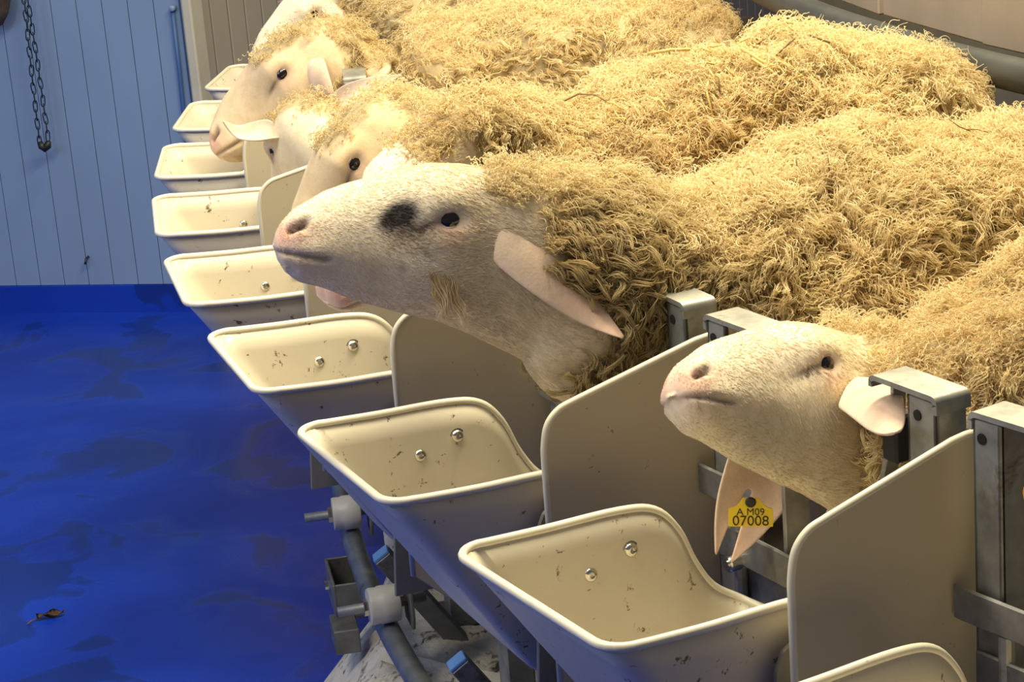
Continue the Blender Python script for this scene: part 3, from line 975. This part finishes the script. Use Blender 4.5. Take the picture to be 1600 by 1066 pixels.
    dk = np.clip(0.95 * nos + 0.55 * mo + 0.75 * gs(lx, .040, .014) * gs(lz, .017, .007) * side + 0.9 * gs(lx, .070, .012) * gs(lz, .012 - .15 * (lx - .06), .0036) * side, 0, 1) * H
    dk *= np.clip((lx - 0.0) / 0.02, 0, 1)
    col = col * (1 - dk[..., None]) + np.array((0.10, 0.050, 0.038)) * dk[..., None]
    if S.get('patch'):
        w3 = Waves(16, 160, 91)(P) * 0.32
        left = np.clip(ly / 0.02, 0, 1)
        q1 = np.exp(-(((lx - .099) / .029) ** 2 + ((lz - .025 - .25 * (.1 - lx)) / .0175) ** 2)) * 1.35 + w3 * .3
        q2 = 1.0 * np.exp(-(((lx - .091) / .031) ** 2 + ((lz - .004) / .027) ** 2)) + w3 * .25
        bl = np.clip(1.7 * (q1 - .36), 0, 0.97) * left * H
        br = np.clip(1.2 * (q2 - .25), 0, 0.72) * left * H
        br = np.maximum(br, 0.35 * gs(lx, .100, .0035) * gs(lz, -.034, .008) * left * H)
        col = col * (1 - br[..., None]) + np.array((0.17, 0.105, 0.055)) * br[..., None]
        col = col * (1 - bl[..., None]) + np.array((0.018, 0.014, 0.011)) * bl[..., None]
        gr = np.clip(gs(lx, .150, .035) * gs(lz, -.005, .02), 0, 1) * 0.28 * left * H
        col = col * (1 - gr[..., None]) + np.array((0.42, 0.34, 0.24)) * gr[..., None]
    frame = (A, f, up, lf, s)
    return P, np.clip(col, 0, 1), wmask, frame, (nb, nk, n), nrm


def make_ear(name, parent, base, tip, face, width, curl=0.0, sag=0.02, fold=0.7, col=PINK, seed=0, notch=False, mat=None):
    """leaf shaped cupped ear from base to tip, hollow side towards `face`"""
    base = np.array(base, float); tip = np.array(tip, float)
    d = tip - base; Ln = np.linalg.norm(d); d = d / Ln
    fc = np.array(face, float); fc = norm(fc - d * (fc @ d)); wd = np.cross(d, fc)
    nu, nv = 26, 15
    V = np.zeros((nu, nv, 3)); Cc = np.zeros((nu, nv, 3))
    for i in range(nu):
        t = i / (nu - 1)
        q_ = min(1.0, t / 0.36); wv = width * 0.5 * (0.26 + 0.74 * (3 * q_ ** 2 - 2 * q_ ** 3)) * (1 - max(0.0, (t - 0.36) / 0.64) ** 1.9) + 0.0015
        cup = fold * (1.9 * (1 - t) ** 1.6 + 0.55)
        c = base + d * Ln * t - fc * sag * math.sin(PI * t) + fc * curl * max(0, t - 0.7) ** 2 / 0.09
        for j in range(nv):
            v = (j / (nv - 1) - 0.5) * 2
            a = v * cup
            R = wv / max(math.sin(min(cup, PI / 2)), 0.2)
            V[i, j] = c + wd * R * math.sin(a) + fc * R * (1 - math.cos(a)) * 0.9
            q = 0.92 + 0.10 * math.sin(9 * t + 3 * v + seed)
            k_ = np.clip(0.30 + 0.5 * abs(v) * 0 + 0.5 * t * (1 - 0.5 * abs(v)), 0, 1)
            Cc[i, j] = (SKIN * (1 - k_) + col * k_) * q
    if notch:
        for i in range(int(nu * 0.60), nu):
            t = (i / (nu - 1) - 0.60) / 0.40
            for j in range(nv):
                v = (j / (nv - 1) - 0.5) * 2
                V[i, j] += wd * 0.010 * t * (1 if v > 0.02 else -1)
    bm = bmesh.new()
    vs = [[bm.verts.new(V[i, j]) for j in range(nv)] for i in range(nu)]
    for i in range(nu - 1):
        for j in range(nv - 1):
            if notch and i >= int(nu * 0.60) and j == nv // 2: continue
            bm.faces.new((vs[i][j], vs[i + 1][j], vs[i + 1][j + 1], vs[i][j + 1]))
    bm.verts.index_update()
    cl = {v.index: Cc[i, j] for i, row in enumerate(vs) for j, v in enumerate(row)}
    me = bpy.data.meshes.new(name); bm.to_mesh(me); bm.free()
    for p in me.polygons: p.use_smooth = True
    at = me.attributes.new('col', 'FLOAT_COLOR', 'POINT')
    at.data.foreach_set('color', np.array([(*cl[i], 1) for i in range(len(me.vertices))], np.float32).ravel())
    me.materials.append(M['skin'])
    o = link(name, me, parent)
    md = o.modifiers.new('thickness', 'SOLIDIFY'); md.thickness = 0.0035; md.offset = 0
    md = o.modifiers.new('smooth', 'SUBSURF'); md.levels = 1; md.render_levels = 1
    return o, V


def add_hair(name, parent, P, normals, wmask, nl, m, npts, length, seed, colour, S, frame, quiet_back=0.6, rad=0.00075):
    g = np.random.default_rng(seed)
    a = P[:-1]; b = P[1:]
    a2 = np.roll(a, -1, 1); b2 = np.roll(b, -1, 1)
    nr = np.cross(b - a, a2 - a)
    area_ = np.linalg.norm(nr, axis=-1)
    N = norm(nr)
    cen = (a + b + a2 + b2) / 4
    out = cen - cen.mean(1, keepdims=True)
    N = N * np.sign((N * out).sum(-1, keepdims=True) + 1e-9)
    w = area_ * wmask[:-1] * np.clip((N[..., 2] + 0.75) * 2, 0, 1)          # belly stays bare
    pr = (w / w.sum()).ravel()
    idx = np.clip(np.searchsorted(np.cumsum(pr), (np.arange(nl) + g.random(nl)) / nl), 0, pr.size - 1)
    uu, vv = g.random((nl, 1)), g.random((nl, 1))
    fa, fb, fa2, fb2 = (q.reshape(-1, 3)[idx] for q in (a, b, a2, b2))
    root = (fa * (1 - uu) + fb * uu) * (1 - vv) + (fa2 * (1 - uu) + fb2 * uu) * vv
    nm = N.reshape(-1, 3)[idx]
    # flow: down the flank, a little to the rear, swirling
    fl = np.stack([Waves(14, 17, seed + i)(root) for i in range(3)], -1) * 0.9 + np.array((-0.25, 0.0, -0.9)) + g.normal(size=(nl, 3)) * 0.55
    fl = fl - nm * (fl * nm).sum(-1, keepdims=True)
    fl = norm(fl); bi = np.cross(nm, fl)
    back = np.clip((nm[:, 2] - 0.35) / 0.5, 0, 1)                            # 1 on top of the back
    w3 = Waves(20, 150, seed + 21); w4 = Waves(20, 60, seed + 22)
    tuft = w3(root); root = root + nm * np.clip(0.004 + 0.005 * tuft + 0.005 * w4(root), -.001, .02)[:, None]
    gi = idx // NT
    poll_f = np.where(gi >= S['_nk'], S.get('pollf', .42), 1.0)
    ln = length * poll_f * (1 - 0.35 * back) * g.uniform(0.7, 1.25, nl)
    turns = g.uniform(0.8, 1.8, nl); ph = g.uniform(0, 2 * PI, nl)
    amp = ln * g.uniform(0.08, 0.17, nl)
    t = np.linspace(0, 1, npts)
    rise = (0.50 * (t - 0.55 * t ** 2))[None, :, None] * g.uniform(0.7, 1.3, nl)[:, None, None]
    run = (0.85 * t ** 1.2)[None, :, None]
    ctr = root[:, None] - nm[:, None] * 0.004 + ln[:, None, None] * (nm[:, None] * rise + fl[:, None] * run)
    # locks bend sideways as a whole and coil
    bend = (g.normal(size=nl) * 0.28 * ln)[:, None] * (t ** 2)[None]
    ctr = ctr + bend[..., None] * bi[:, None]
    ar = ph[:, None] + 2 * PI * turns[:, None] * t[None]
    env = (t ** 0.6)[None]
    ctr = ctr + (amp[:, None] * env * np.cos(ar))[..., None] * bi[:, None] + (amp[:, None] * env * np.sin(ar))[..., None] * nm[:, None]
    spread = (0.0036 + 0.0058 * back) * g.uniform(0.7, 1.3, nl)
    off = g.normal(size=(nl, m, 3)) * spread[:, None, None]
    fade = (1 - 0.55 * t * (1 - 0.6 * back[:, None]))                        # locks gather at the tip, the back is fluffier
    pts = ctr[:, None] + off[:, :, None, :] * fade[:, None, :, None]
    # crimp of every fibre
    cr = 2 * PI * (g.uniform(1.5, 3.2, (nl, m, 1)) * t + g.random((nl, m, 1)))
    ca = (0.0006 + 0.0020 * back[:, None, None] * g.random((nl, m, 1))) * (0.3 + t)
    pts = pts + (ca * np.cos(cr))[..., None] * bi[:, None, None] + (ca * np.sin(cr))[..., None] * nm[:, None, None]
    fray = g.random((nl, m)) < 0.035
    nf = fray.sum()
    fa_ = 2 * PI * (t[None] * g.uniform(.5, 1.3, (nf, 1)) + g.random((nf, 1)))
    pts[fray] += (g.normal(size=(nf, 1, 3)) * 0.010 + np.array((0, 0, 0.007))) * (t ** 1.4)[None, :, None]
    pts[fray] += 0.005 * (t[None] * np.stack([np.cos(fa_), np.sin(fa_), np.cos(fa_ + 1)], 0)).transpose(1, 2, 0)
    total = nl * m
    pts = pts.reshape(total, npts, 3)
    cl_l = np.array(colour)[None] * np.ones((nl, 3))
    patch = Waves(16, 11, seed + 9)(root); fine = g.normal(size=nl)
    dirty = np.array((0.76, 0.58, 0.33)) / np.array((0.94, 0.83, 0.59))
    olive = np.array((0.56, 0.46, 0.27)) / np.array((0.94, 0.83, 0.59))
    fd = np.clip(0.20 + 0.26 * patch + 0.16 * fine, 0, 0.8)[:, None]
    cl_l = cl_l * (1 - fd) + cl_l * dirty * fd
    ol = (np.clip((root[:, 0] - 5.50) / 0.25, 0, 1) * np.clip(1.0 - 1.0 * nm[:, 2], 0.15, 1) * S.get('olive', 0.8))[:, None]  # olive-brown neck dirt; on side faces it also paints in flank shade
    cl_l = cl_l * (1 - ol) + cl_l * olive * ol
    cl = np.repeat(cl_l, m, 0) * g.uniform(0.86, 1.12, (total, 1))
    hc = bpy.data.hair_curves.new(name)
    hc.add_curves([npts] * total)
    hc.attributes['position'].data.foreach_set('vector', pts.astype(np.float32).ravel())
    ra = hc.attributes.get('radius') or hc.attributes.new('radius', 'FLOAT', 'POINT')
    rr = rad * (1 - 0.55 * t ** 2)
    ra.data.foreach_set('value', np.tile(rr, total).astype(np.float32))
    at = hc.attributes.new('col', 'FLOAT_COLOR', 'CURVE')
    at.data.foreach_set('color', np.concatenate([np.clip(cl, 0, 1), np.ones((total, 1))], 1).astype(np.float32).ravel())
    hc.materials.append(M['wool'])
    o = link(name, hc, parent)
    o['kind'] = 'stuff'
    return o


def add_coat(parent, P, col, wm, nk, n, S, frame):
    total = S.get('coat', 0)
    if not total: return
    g = np.random.default_rng(500 + S['seed'])
    A, f, up, lf, s = frame
    i0 = nk - 22
    a = P[i0:-1]; b = P[i0 + 1:]; a2 = np.roll(a, -1, 1); b2 = np.roll(b, -1, 1)
    nr = np.cross(b - a, a2 - a); ar = np.linalg.norm(nr, axis=-1); N = norm(nr)
    cen = (a + b + a2 + b2) / 4; out = cen - cen.mean(1, keepdims=True)
    N = N * np.sign((N * out).sum(-1, keepdims=True) + 1e-9)
    lum = col[i0:-1].mean(-1)
    loc = (cen - A) / s; hx = loc @ f; hy = np.abs(loc @ lf); hz = loc @ up
    eye = np.exp(-((hx - .0400) / .021) ** 2 - ((hz - .0165) / .015) ** 2) * (hy > .03)
    w = ar * (1 - wm[i0:-1]) * (eye < 0.35) * (hx < 0.246)
    idx = g.choice(w.size, total, p=(w / w.sum()).ravel())
    u, v = g.random((total, 1)), g.random((total, 1))
    fa, fb, fa2, fb2 = (q.reshape(-1, 3)[idx] for q in (a, b, a2, b2))
    root = (fa * (1 - u) + fb * u) * (1 - v) + (fa2 * (1 - u) + fb2 * u) * v
    nm = N.reshape(-1, 3)[idx]; c = col[i0:-1].reshape(-1, 3)[idx]; hxx = hx.ravel()[idx]
    w2 = np.stack([Waves(12, 45, 900 + q)(root) for q in range(3)], -1)
    fl = -f[None] * 1.0 - up[None] * 0.45 + w2 * 0.30 + g.normal(size=(total, 3)) * 0.22
    fl = norm(fl - nm * (fl * nm).sum(-1, keepdims=True))
    ln = (0.0028 + 0.0042 * np.clip((0.20 - hxx) / 0.2, 0, 1)) * g.uniform(.6, 1.3, total)
    t = np.linspace(0, 1, 4)[None, :, None]
    pts = root[:, None] + ln[:, None, None] * (nm[:, None] * (0.34 * t - 0.20 * t * t) + fl[:, None] * t)
    hc = bpy.data.hair_curves.new('short_coat'); hc.add_curves([4] * total)
    hc.attributes['position'].data.foreach_set('vector', pts.astype(np.float32).ravel())
    ra = hc.attributes.get('radius') or hc.attributes.new('radius', 'FLOAT', 'POINT')
    ra.data.foreach_set('value', np.tile(np.array((.00028, .00025, .00018, .00008)), total).astype(np.float32))
    at = hc.attributes.new('col', 'FLOAT_COLOR', 'CURVE')
    c = np.clip(c * g.uniform(.90, 1.18, (total, 1)), 0, 1)
    at.data.foreach_set('color', np.concatenate([c, np.ones((total, 1))], 1).astype(np.float32).ravel())
    hc.materials.append(M['wool'])
    o = link('short_coat', hc, parent); o['kind'] = 'stuff'


def mesh_from_rings(name, P, col):
    n, m = P.shape[:2]
    verts = P.reshape(-1, 3)
    i, j = np.meshgrid(np.arange(n - 1), np.arange(m), indexing='ij'); j2 = (j + 1) % m
    quads = np.stack([i * m + j, i * m + j2, (i + 1) * m + j2, (i + 1) * m + j], -1).reshape(-1, 4)
    me = bpy.data.meshes.new(name)
    faces = quads.tolist() + [list(range(m))[::1], [(n - 1) * m + q for q in range(m)][::-1]]
    return verts, faces


def wool_neck(reach=0.5, width0=1.9, width1=1.0, poll=0.0, poll_w=1.0):
    """fleece mask: full body, neck to `reach`, narrowing round the top; optional woolly poll"""
    def f(idx, th, nb, nk, n, hx):
        a = np.abs((th + PI) % (2 * PI) - PI)[None, :]
        i = idx[:, None].astype(float)
        t = np.clip((i - nb) / (nk - nb), 0, 2)
        lim = np.where(t < reach * 0.5, 3.2, 3.2 + (width1 - 3.2) * np.clip((t - reach * 0.5) / (1 - reach * 0.5), 0, 1))
        lim = np.where(t < reach * 0.5, 3.3, width0 + (width1 - width0) * np.clip((t - reach * 0.5) / max(1 - reach * 0.5, .05), 0, 1))
        w = np.clip((lim - a) / 0.18, 0, 1)
        head = (i >= nk)
        h = hx[:, None]
        wh = np.clip((poll - h) / 0.02, 0, 1) * np.clip((poll_w - a) / 0.2, 0, 1) if poll > -0.06 else 0 * a
        return np.where(head, wh, w)
    return f


def build_sheep(k, S):
    root = empty('sheep', S['label'], 'sheep', 'sheep standing in the milking stalls')
    put(root, k, 0.0, ZR)
    P, col, wm, frame, (nb, nk, n), nrm = sheep_mesh(S)
    S['_nk'] = nk - 2
    verts, faces = mesh_from_rings('body', P, col)
    colv = col.reshape(-1, 3)
    # four legs, grown from the trunk down to the deck
    ev, ef, ec = [], [], []
    base = len(verts)
    for (r, y, kind) in ((5.50, .10, 'f'), (5.50, -.10, 'f'), (5.04, .11, 'h'), (5.04, -.11, 'h')):
        prof = ([(0, .03, .075), (-.01, -.06, .058), (0.0, -.13, .034), (0.005, -.20, .030), (0, -.24, .026), (0, -.33, .021), (.004, -.375, .027), (.015, -.395, .030), (.018, -.42, .033)] if kind == 'f' else
                [(0, .04, .10), (.03, -.06, .075), (-.02, -.16, .040), (-.055, -.22, .032), (-.045, -.30, .024), (-.03, -.36, .026), (-.012, -.395, .030), (-.01, -.42, .033)])
        m = 14; st = base + len(ev)
        for (dx, z, rad) in prof:
            for q in range(m):
                ev.append((r + S.get('r_off', 0) + dx + rad * math.cos(2 * PI * q / m), y + S.get('yb', 0) + rad * 0.85 * math.sin(2 * PI * q / m), z)); ec.append(SKIN * 0.75 if z > -.37 else np.array((.12, .10, .08)))
        for i in range(len(prof) - 1):
            for q in range(m):
                ef.append([st + i * m + q, st + i * m + (q + 1) % m, st + (i + 1) * m + (q + 1) % m, st + (i + 1) * m + q])
        ef.append([st + (len(prof) - 1) * m + q for q in range(m)])
    verts = np.concatenate([verts, np.array(ev)]); faces = faces + ef; colv = np.concatenate([colv, np.array(ec)])
    me = bpy.data.meshes.new('body'); me.from_pydata(verts.tolist(), [], faces); me.update()
    for p in me.polygons: p.use_smooth = True
    at = me.attributes.new('col', 'FLOAT_COLOR', 'POINT')
    at.data.foreach_set('color', np.concatenate([colv, np.ones((len(colv), 1))], 1).astype(np.float32).ravel())
    me.materials.append(M['skin'])
    link('body', me, root)
    # fleece
    add_coat(root, P, col, wm, nk, n, S, frame)
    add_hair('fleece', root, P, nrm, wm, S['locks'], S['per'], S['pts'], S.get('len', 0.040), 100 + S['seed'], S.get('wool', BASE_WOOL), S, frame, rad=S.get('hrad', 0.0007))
    A, f, up, lf, s = frame
    def hp(x, y, z): return A + s * (f * x + lf * y + up * z)
    # eyes
    for sd in S.get('eyes', (1, -1)):
        bm = bmesh.new()
        bmesh.ops.create_uvsphere(bm, u_segments=20, v_segments=12, radius=0.0185 * s)
        bmesh.ops.translate(bm, vec=Vector(hp(.0395, sd * .0465, .0170)), verts=bm.verts)
        e = link('eye', mesh_of('eye', bm, M['eye']), root)
        # lids: two arched folds above and below the ball
        bm = bmesh.new()
        for upper in (1, -1):
            pts, rd = [], []
            for i in range(13):
                t = i / 12; q = t * PI
                x = .0395 + .0185 * math.cos(q); zz = .0165 + upper * (.0105 if upper > 0 else .0100) * math.sin(q) ** 0.9 - 0.10 * (x - .0395)
                yy = .0590 + .0025 * math.sin(q) - .0045 * abs(math.cos(q)) ** 2
                pts.append(hp(x, sd * yy, zz)); rd.append((.0012 + .0013 * math.sin(q)) * s)
            bm_tube(bm, pts, rd, 8)
        me = mesh_of('eyelid', bm, M['skin'])
        at = me.attributes.new('col', 'FLOAT_COLOR', 'POINT')
        at.data.foreach_set('color', np.tile(np.array((0.50, 0.32, 0.24, 1), np.float32), len(me.vertices)))
        link('eyelid', me, root)
    # ears
    for (sd, tip, face, wd, kw) in S['ears']:
        b = hp(S.get('earx', -.012), sd * .042, S.get('earz', .014))
        o, V = make_ear('ear', root, b, tip, face, wd, seed=k, **kw)
    S['_P'] = P; S['_nb'] = nb
    return root, frame


def build_flock():
    N0 = dict(pts=9)
    hid = ((1, (5.8, 0.15, 0.12), (0, 0, -1), .06, {}), (-1, (5.8, -0.15, 0.12), (0, 0, -1), .06, {}))
    F = {}
    F[0] = dict(label='sheep with bare pale head raised and a yellow ear tag, nearest of the row', zb=.195, throat=.10, deep=1.22, blen=.885, earz=.0, earx=-.02, A=(5.692, -.088, .112), fwd=(.965, .115, .215), roll=-.44, s=.92, seed=11, coat=24000, locks=5200, per=13, pts=12, bw=.88,
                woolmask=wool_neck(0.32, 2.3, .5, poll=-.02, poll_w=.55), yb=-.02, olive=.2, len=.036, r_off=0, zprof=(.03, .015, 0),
                ears=((1, (5.776, .168, .116), (-.5, -.8, -.35), .066, dict(sag=.028, curl=-.03)), (-1, (5.815, -.125, -.085), (.3, .9, .1), .105, dict(sag=.02, notch=True, fold=.45))))
    F[1] = dict(label='sheep with black patch before its eye, head stretched out level over the panels', zb=.265, A=(5.930, -.005, .270), fwd=(.958, -.285, .045), roll=-.18, s=1.03, seed=12, coat=30000, locks=9000, per=13, pts=12,
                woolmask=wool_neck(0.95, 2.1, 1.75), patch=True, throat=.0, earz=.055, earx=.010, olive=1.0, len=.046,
                ears=((1, (5.812, .13, .128), (-.15, -.55, -.8), .082, dict(sag=.008, curl=-.02)), (-1, (5.90, -.24, .22), (.3, .3, -.9), .062, dict())))
    F[2] = dict(label='sheep mostly hidden behind the black-patched one, cream poll and pink muzzle showing', zb=.322, zprof=(0, .03, -.015), A=(5.838, .060, .248), fwd=(.780, .270, -.590), roll=.255, s=.98, seed=13, coat=9000, locks=8000, per=12, pts=12,
                woolmask=wool_neck(0.8, 1.9, 1.2, poll=.02, poll_w=.9), len=.042, 
                ears=((1, (5.80, .12, .05), (.2, 0, -1), .06, {}), (-1, (5.80, -.16, .12), (0, 0, -1), .06, {})))
    F[3] = dict(label='sheep with tan woolly brow, face half hidden, fourth of the row', neck_up=.1, zb=.18, A=(5.801, .085, .208), fwd=(.612, -.04, -.79), roll=-.14, s=.98, seed=14, locks=6500, per=9, pts=10,
                woolmask=wool_neck(0.9, 2.2, 1.6, poll=.055, poll_w=.85), len=.040, skin=(.80, .62, .37),
                ears=((1, (5.72, .14, .13), (.2, 0, -1), .06, {}), (-1, (5.75, -.2, .15), (0, 0, -1), .06, {})))
    F[4] = dict(label='sheep facing away with both pink ears spread wide, fifth of the row', zb=.12, neck_up=-.25, A=(5.850, .01, .122), fwd=(.16, -.72, -.66), roll=.25, s=.95, seed=15, skin=(.84, .72, .50), locks=4500, per=9, pts=10,
                woolmask=wool_neck(0.6, 1.8, 1.0, poll=.035, poll_w=.8), len=.038,
                ears=((-1, (5.672, .165, .250), (.1, .6, .7), .060, dict(sag=-.01)), (1, (6.0, -.01, .147), (.3, .4, .8), .055, dict(curl=.03, sag=.0))))
    F[5] = dict(label='sheep with curly brown topknot and head lowered to the trough, sixth of the row', neck_up=-.2, zb=.255, A=(5.812, -.012, .177), fwd=(.795, -.058, -.603), roll=-.161, s=1.12, seed=16, locks=4200, per=9, pts=10,
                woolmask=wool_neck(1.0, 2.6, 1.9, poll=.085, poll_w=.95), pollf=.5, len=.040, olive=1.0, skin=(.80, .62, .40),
                ears=((1, (5.765, .115, .128), (-.5, -.75, -.1), .058, dict(sag=.012)), (-1, (5.78, -.2, .17), (0, 0, -1), .055, {})))
    F[6] = dict(label='sheep with smooth white forehead at the top edge, seventh of the row', zb=.33, A=(5.790, .007, .240), fwd=(.785, .23, -.57), roll=.09, s=.86, seed=17, locks=3200, per=8, pts=10,
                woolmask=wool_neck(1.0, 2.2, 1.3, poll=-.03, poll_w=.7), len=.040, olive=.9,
                ears=((1, (5.74, .13, .18), (.2, 0, -1), .055, {}), (-1, (5.93, -.10, .30), (.3, .5, -.6), .055, {})))
    F[7] = dict(label='farthest sheep, only grey-brown wool visible at the top edge', zb=.33, A=(5.74, .0, .30), fwd=(.85, .1, -.35), roll=0.0, s=1.0, seed=18, locks=2500, per=7, pts=7,
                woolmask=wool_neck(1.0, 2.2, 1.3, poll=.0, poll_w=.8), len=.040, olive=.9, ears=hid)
    out = {}
    for k, S in F.items(): out[k] = (*build_sheep(k, S), S)
    return out


def top_point(P, nb, r, y):
    """highest fleece point of the trunk near (r, y) in stall coordinates"""
    q = P[:nb + 6].reshape(-1, 3)
    c = q[q[:, 2] > np.median(q[:, 2])]
    d = (c[:, 0] - r) ** 2 + (c[:, 1] - y) ** 2
    j = np.argsort(d)[:3]
    return c[j][:, 2].max() + 0.022


def build_straws():
    def straw(k, pts, rad, mat, label, group, name='hay_stalk', flat=0.5):
        P, nb = FLOCK[k][2]['_P'], FLOCK[k][2]['_nb']
        q = []
        for r, y, dz in pts: q.append(Vector((r, y, top_point(P, nb, r, y) + dz)))
        mid = sum(q, Vector()) / len(q)
        bm = bmesh.new(); bm_tube(bm, [p - mid for p in q], rad, 6)
        o = link(name, mesh_of(name, bm, mat)); tag(o, label, 'straw', group)
        a = ang(k)
        o.rotation_euler = (0, 0, a)
        o.location = (mid.x * math.cos(a) - mid.y * math.sin(a), mid.x * math.sin(a) + mid.y * math.cos(a), mid.z + ZR)
    straw(2, [(5.63, .01, .004), (5.60, .0, .010), (5.570, -.01, .014)], .0017, M['straw_dark'], 'long dark brown stalk half of a bent stem on the third sheep back', None)
    straw(2, [(5.570, -.01, .014), (5.557, .03, .008), (5.545, .055, .002)], .0011, M['straw_dark'], 'thin brown stem sloping down beside the long dark stalk', None)
    straw(2, [(5.34, .085, .008), (5.315, .10, .012), (5.28, .125, .004)], .0032, M['straw'], 'broad yellow blade of hay low on the third sheep flank', None)
    straw(2, [(5.33, .10, .006), (5.29, .128, .006), (5.262, .130, .008)], .0022, M['straw'], 'yellow hay stalk crossing under the broad yellow blade', None)
    straw(2, [(5.462, .015, .008), (5.43, .030, .012), (5.405, .045, .006)], .0026, M['straw'], 'short thick hay stalk on the ridge of the third sheep', None)
    g = np.random.default_rng(3)
    for i in range(26):
        r0 = g.choice([5.42, 5.48, 5.30, 5.25, 5.36]) + g.normal() * .045; y0 = g.choice([.03, .09, .11]) + g.normal() * .03
        a = g.uniform(0, PI); L = g.uniform(.007, .020)
        b = g.normal() * .006
        straw(2, [(r0 - L * math.cos(a), y0 - L * math.sin(a), .004), (r0 + b, y0 - b, .009), (r0 + L * math.cos(a), y0 + L * math.sin(a), .004)], g.uniform(.0008, .0017), M['straw'] if g.random() < .7 else M['straw_dark'],
              'small hay bit scattered over the back of the third sheep', 'hay bits on the third sheep')
    for i in range(9):
        r0 = g.uniform(5.1, 5.65); y0 = g.uniform(-.05, .12); a = g.uniform(0, PI); L = g.uniform(.008, .018)
        straw(1, [(r0 - L * math.cos(a), y0 - L * math.sin(a), .003), (r0, y0, .006), (r0 + L * math.cos(a), y0 + L * math.sin(a), .003)], g.uniform(.0007, .0012), M['straw_dark'],
              'tiny dark hay bit on the back of the black-patched sheep', 'hay bits on the black-patched sheep')
    for i in range(8):
        r0 = g.uniform(5.2, 5.6); y0 = g.uniform(0, .12); a = g.uniform(0, PI); L = g.uniform(.010, .022)
        straw(4, [(r0 - L * math.cos(a), y0 - L * math.sin(a), .003), (r0, y0, .006), (r0 + L * math.cos(a), y0 + L * math.sin(a), .003)], g.uniform(.0008, .0014), M['straw'],
              'tiny hay bit on the wool of the fifth sheep', 'hay bits on the fifth sheep')


def build_ear_tag():
    root = FLOCK[0][0]
    ear = [c for c in root.children if c.name.startswith('ear')][1]
    n = Vector((.58, .81, .08)).normalized(); u = Vector((0, 0, 1)); rgt = u.cross(n).normalized(); u = n.cross(rgt)
    R = Matrix((rgt, u, n)).transposed()
    R = R @ Matrix.Rotation(-0.04, 3, 'Z')
    c = Vector((5.826, -.048, -.003))
    bm = bmesh.new()
    prof = [(-.0255, -.0135), (.0255, -.0135), (.0255, .008), (.016, .0105), (.009, .021), (-.009, .021), (-.016, .0105), (-.0255, .008)]
    bm_prism(bm, [Vector((x, y, -.001)) for x, y in prof], (0, 0, .002))
    bmesh.ops.bevel(bm, geom=bm.edges[:], offset=.0006, segments=2, affect='EDGES')
    t = link('ear_tag', mesh_of('ear_tag', bm, M['tag'], False), ear); t['label'] = 'yellow plastic ear tag'
    t.matrix_local = Matrix.Translation(c) @ R.to_4x4()
    bm = bmesh.new(); bm_cyl(bm, (0, .0165, .001), (0, .0165, .0055), .0062, 16, bev=.0015)
    b = link('tag_button', mesh_of('tag_button', bm, M['black'], True, math.radians(40)), ear); b.matrix_local = Matrix.Translation(c) @ R.to_4x4()
    for txt, size, y in (('07008', .0125, -.0118), ('A M09', .0088, .0005)):
        cu = bpy.data.curves.new('tag_print', 'FONT'); cu.body = txt; cu.size = size * 1.35; cu.align_x = 'CENTER'; cu.extrude = .0002
        cu.materials.append(M['ink'])
        tmp = bpy.data.objects.new('tmp', cu); COL.objects.link(tmp)
        bpy.context.view_layer.update()
        tme = bpy.data.meshes.new_from_object(tmp.evaluated_get(bpy.context.evaluated_depsgraph_get()))
        bpy.data.objects.remove(tmp)
        o = link('tag_print', tme, ear)
        o.matrix_local = Matrix.Translation(c) @ R.to_4x4() @ Matrix.Translation((0, y, .0013))


def build_cheek_tuft():
    """matted lock of hair hanging from the jaw of the black-patched sheep"""
    root, frame, S = FLOCK[1]
    A, f, up, lf, s = frame
    g = np.random.default_rng(77)
    n = 300; t = np.linspace(0, 1, 10)
    which = g.integers(0, 5, n)
    base = np.array([(.066, .052, -.046), (.058, .054, -.054), (.050, .054, -.050), (.045, .053, -.062), (.062, .052, -.066)])
    ln = np.array([.040, .046, .034, .048, .030])[which] * g.uniform(.7, 1.1, n)
    b = base[which] + g.normal(size=(n, 3)) * np.array((.0022, .0015, .004))
    p0 = A + s * (b[:, :1] * f + b[:, 1:2] * lf + b[:, 2:] * up)
    ph = which * 1.7
    pts = p0[:, None] + (ln[:, None] * t[None])[..., None] * (np.array((0, 0, -1.0)) + 0.12 * lf - .25 * f)
    wob = .004 * np.sin(ph[:, None] + 7 * t[None]) * t[None]
    pts += wob[..., None] * f + (.002 * np.cos(ph[:, None] + 8 * t[None]) * t[None])[..., None] * lf
    pts += g.normal(size=(n, 1, 3)) * .0028 * (1 - .75 * t)[None, :, None]
    hc = bpy.data.hair_curves.new('cheek_tuft'); hc.add_curves([10] * n)
    hc.attributes['position'].data.foreach_set('vector', pts.astype(np.float32).ravel())
    ra = hc.attributes.get('radius') or hc.attributes.new('radius', 'FLOAT', 'POINT')
    ra.data.foreach_set('value', np.tile(.0006 * (1 - .6 * t), n).astype(np.float32))
    at = hc.attributes.new('col', 'FLOAT_COLOR', 'CURVE')
    c = np.array((.90, .76, .52)) * g.uniform(.7, 1.1, (n, 1))
    at.data.foreach_set('color', np.concatenate([c, np.ones((n, 1))], 1).astype(np.float32).ravel())
    hc.materials.append(M['wool'])
    o = link('cheek_tuft', hc, root); o['kind'] = 'stuff'


build_setting()
build_troughs()
build_panels()
build_headlocks()
build_understructure()
FLOCK = build_flock()
build_straws()
build_ear_tag()
build_cheek_tuft()
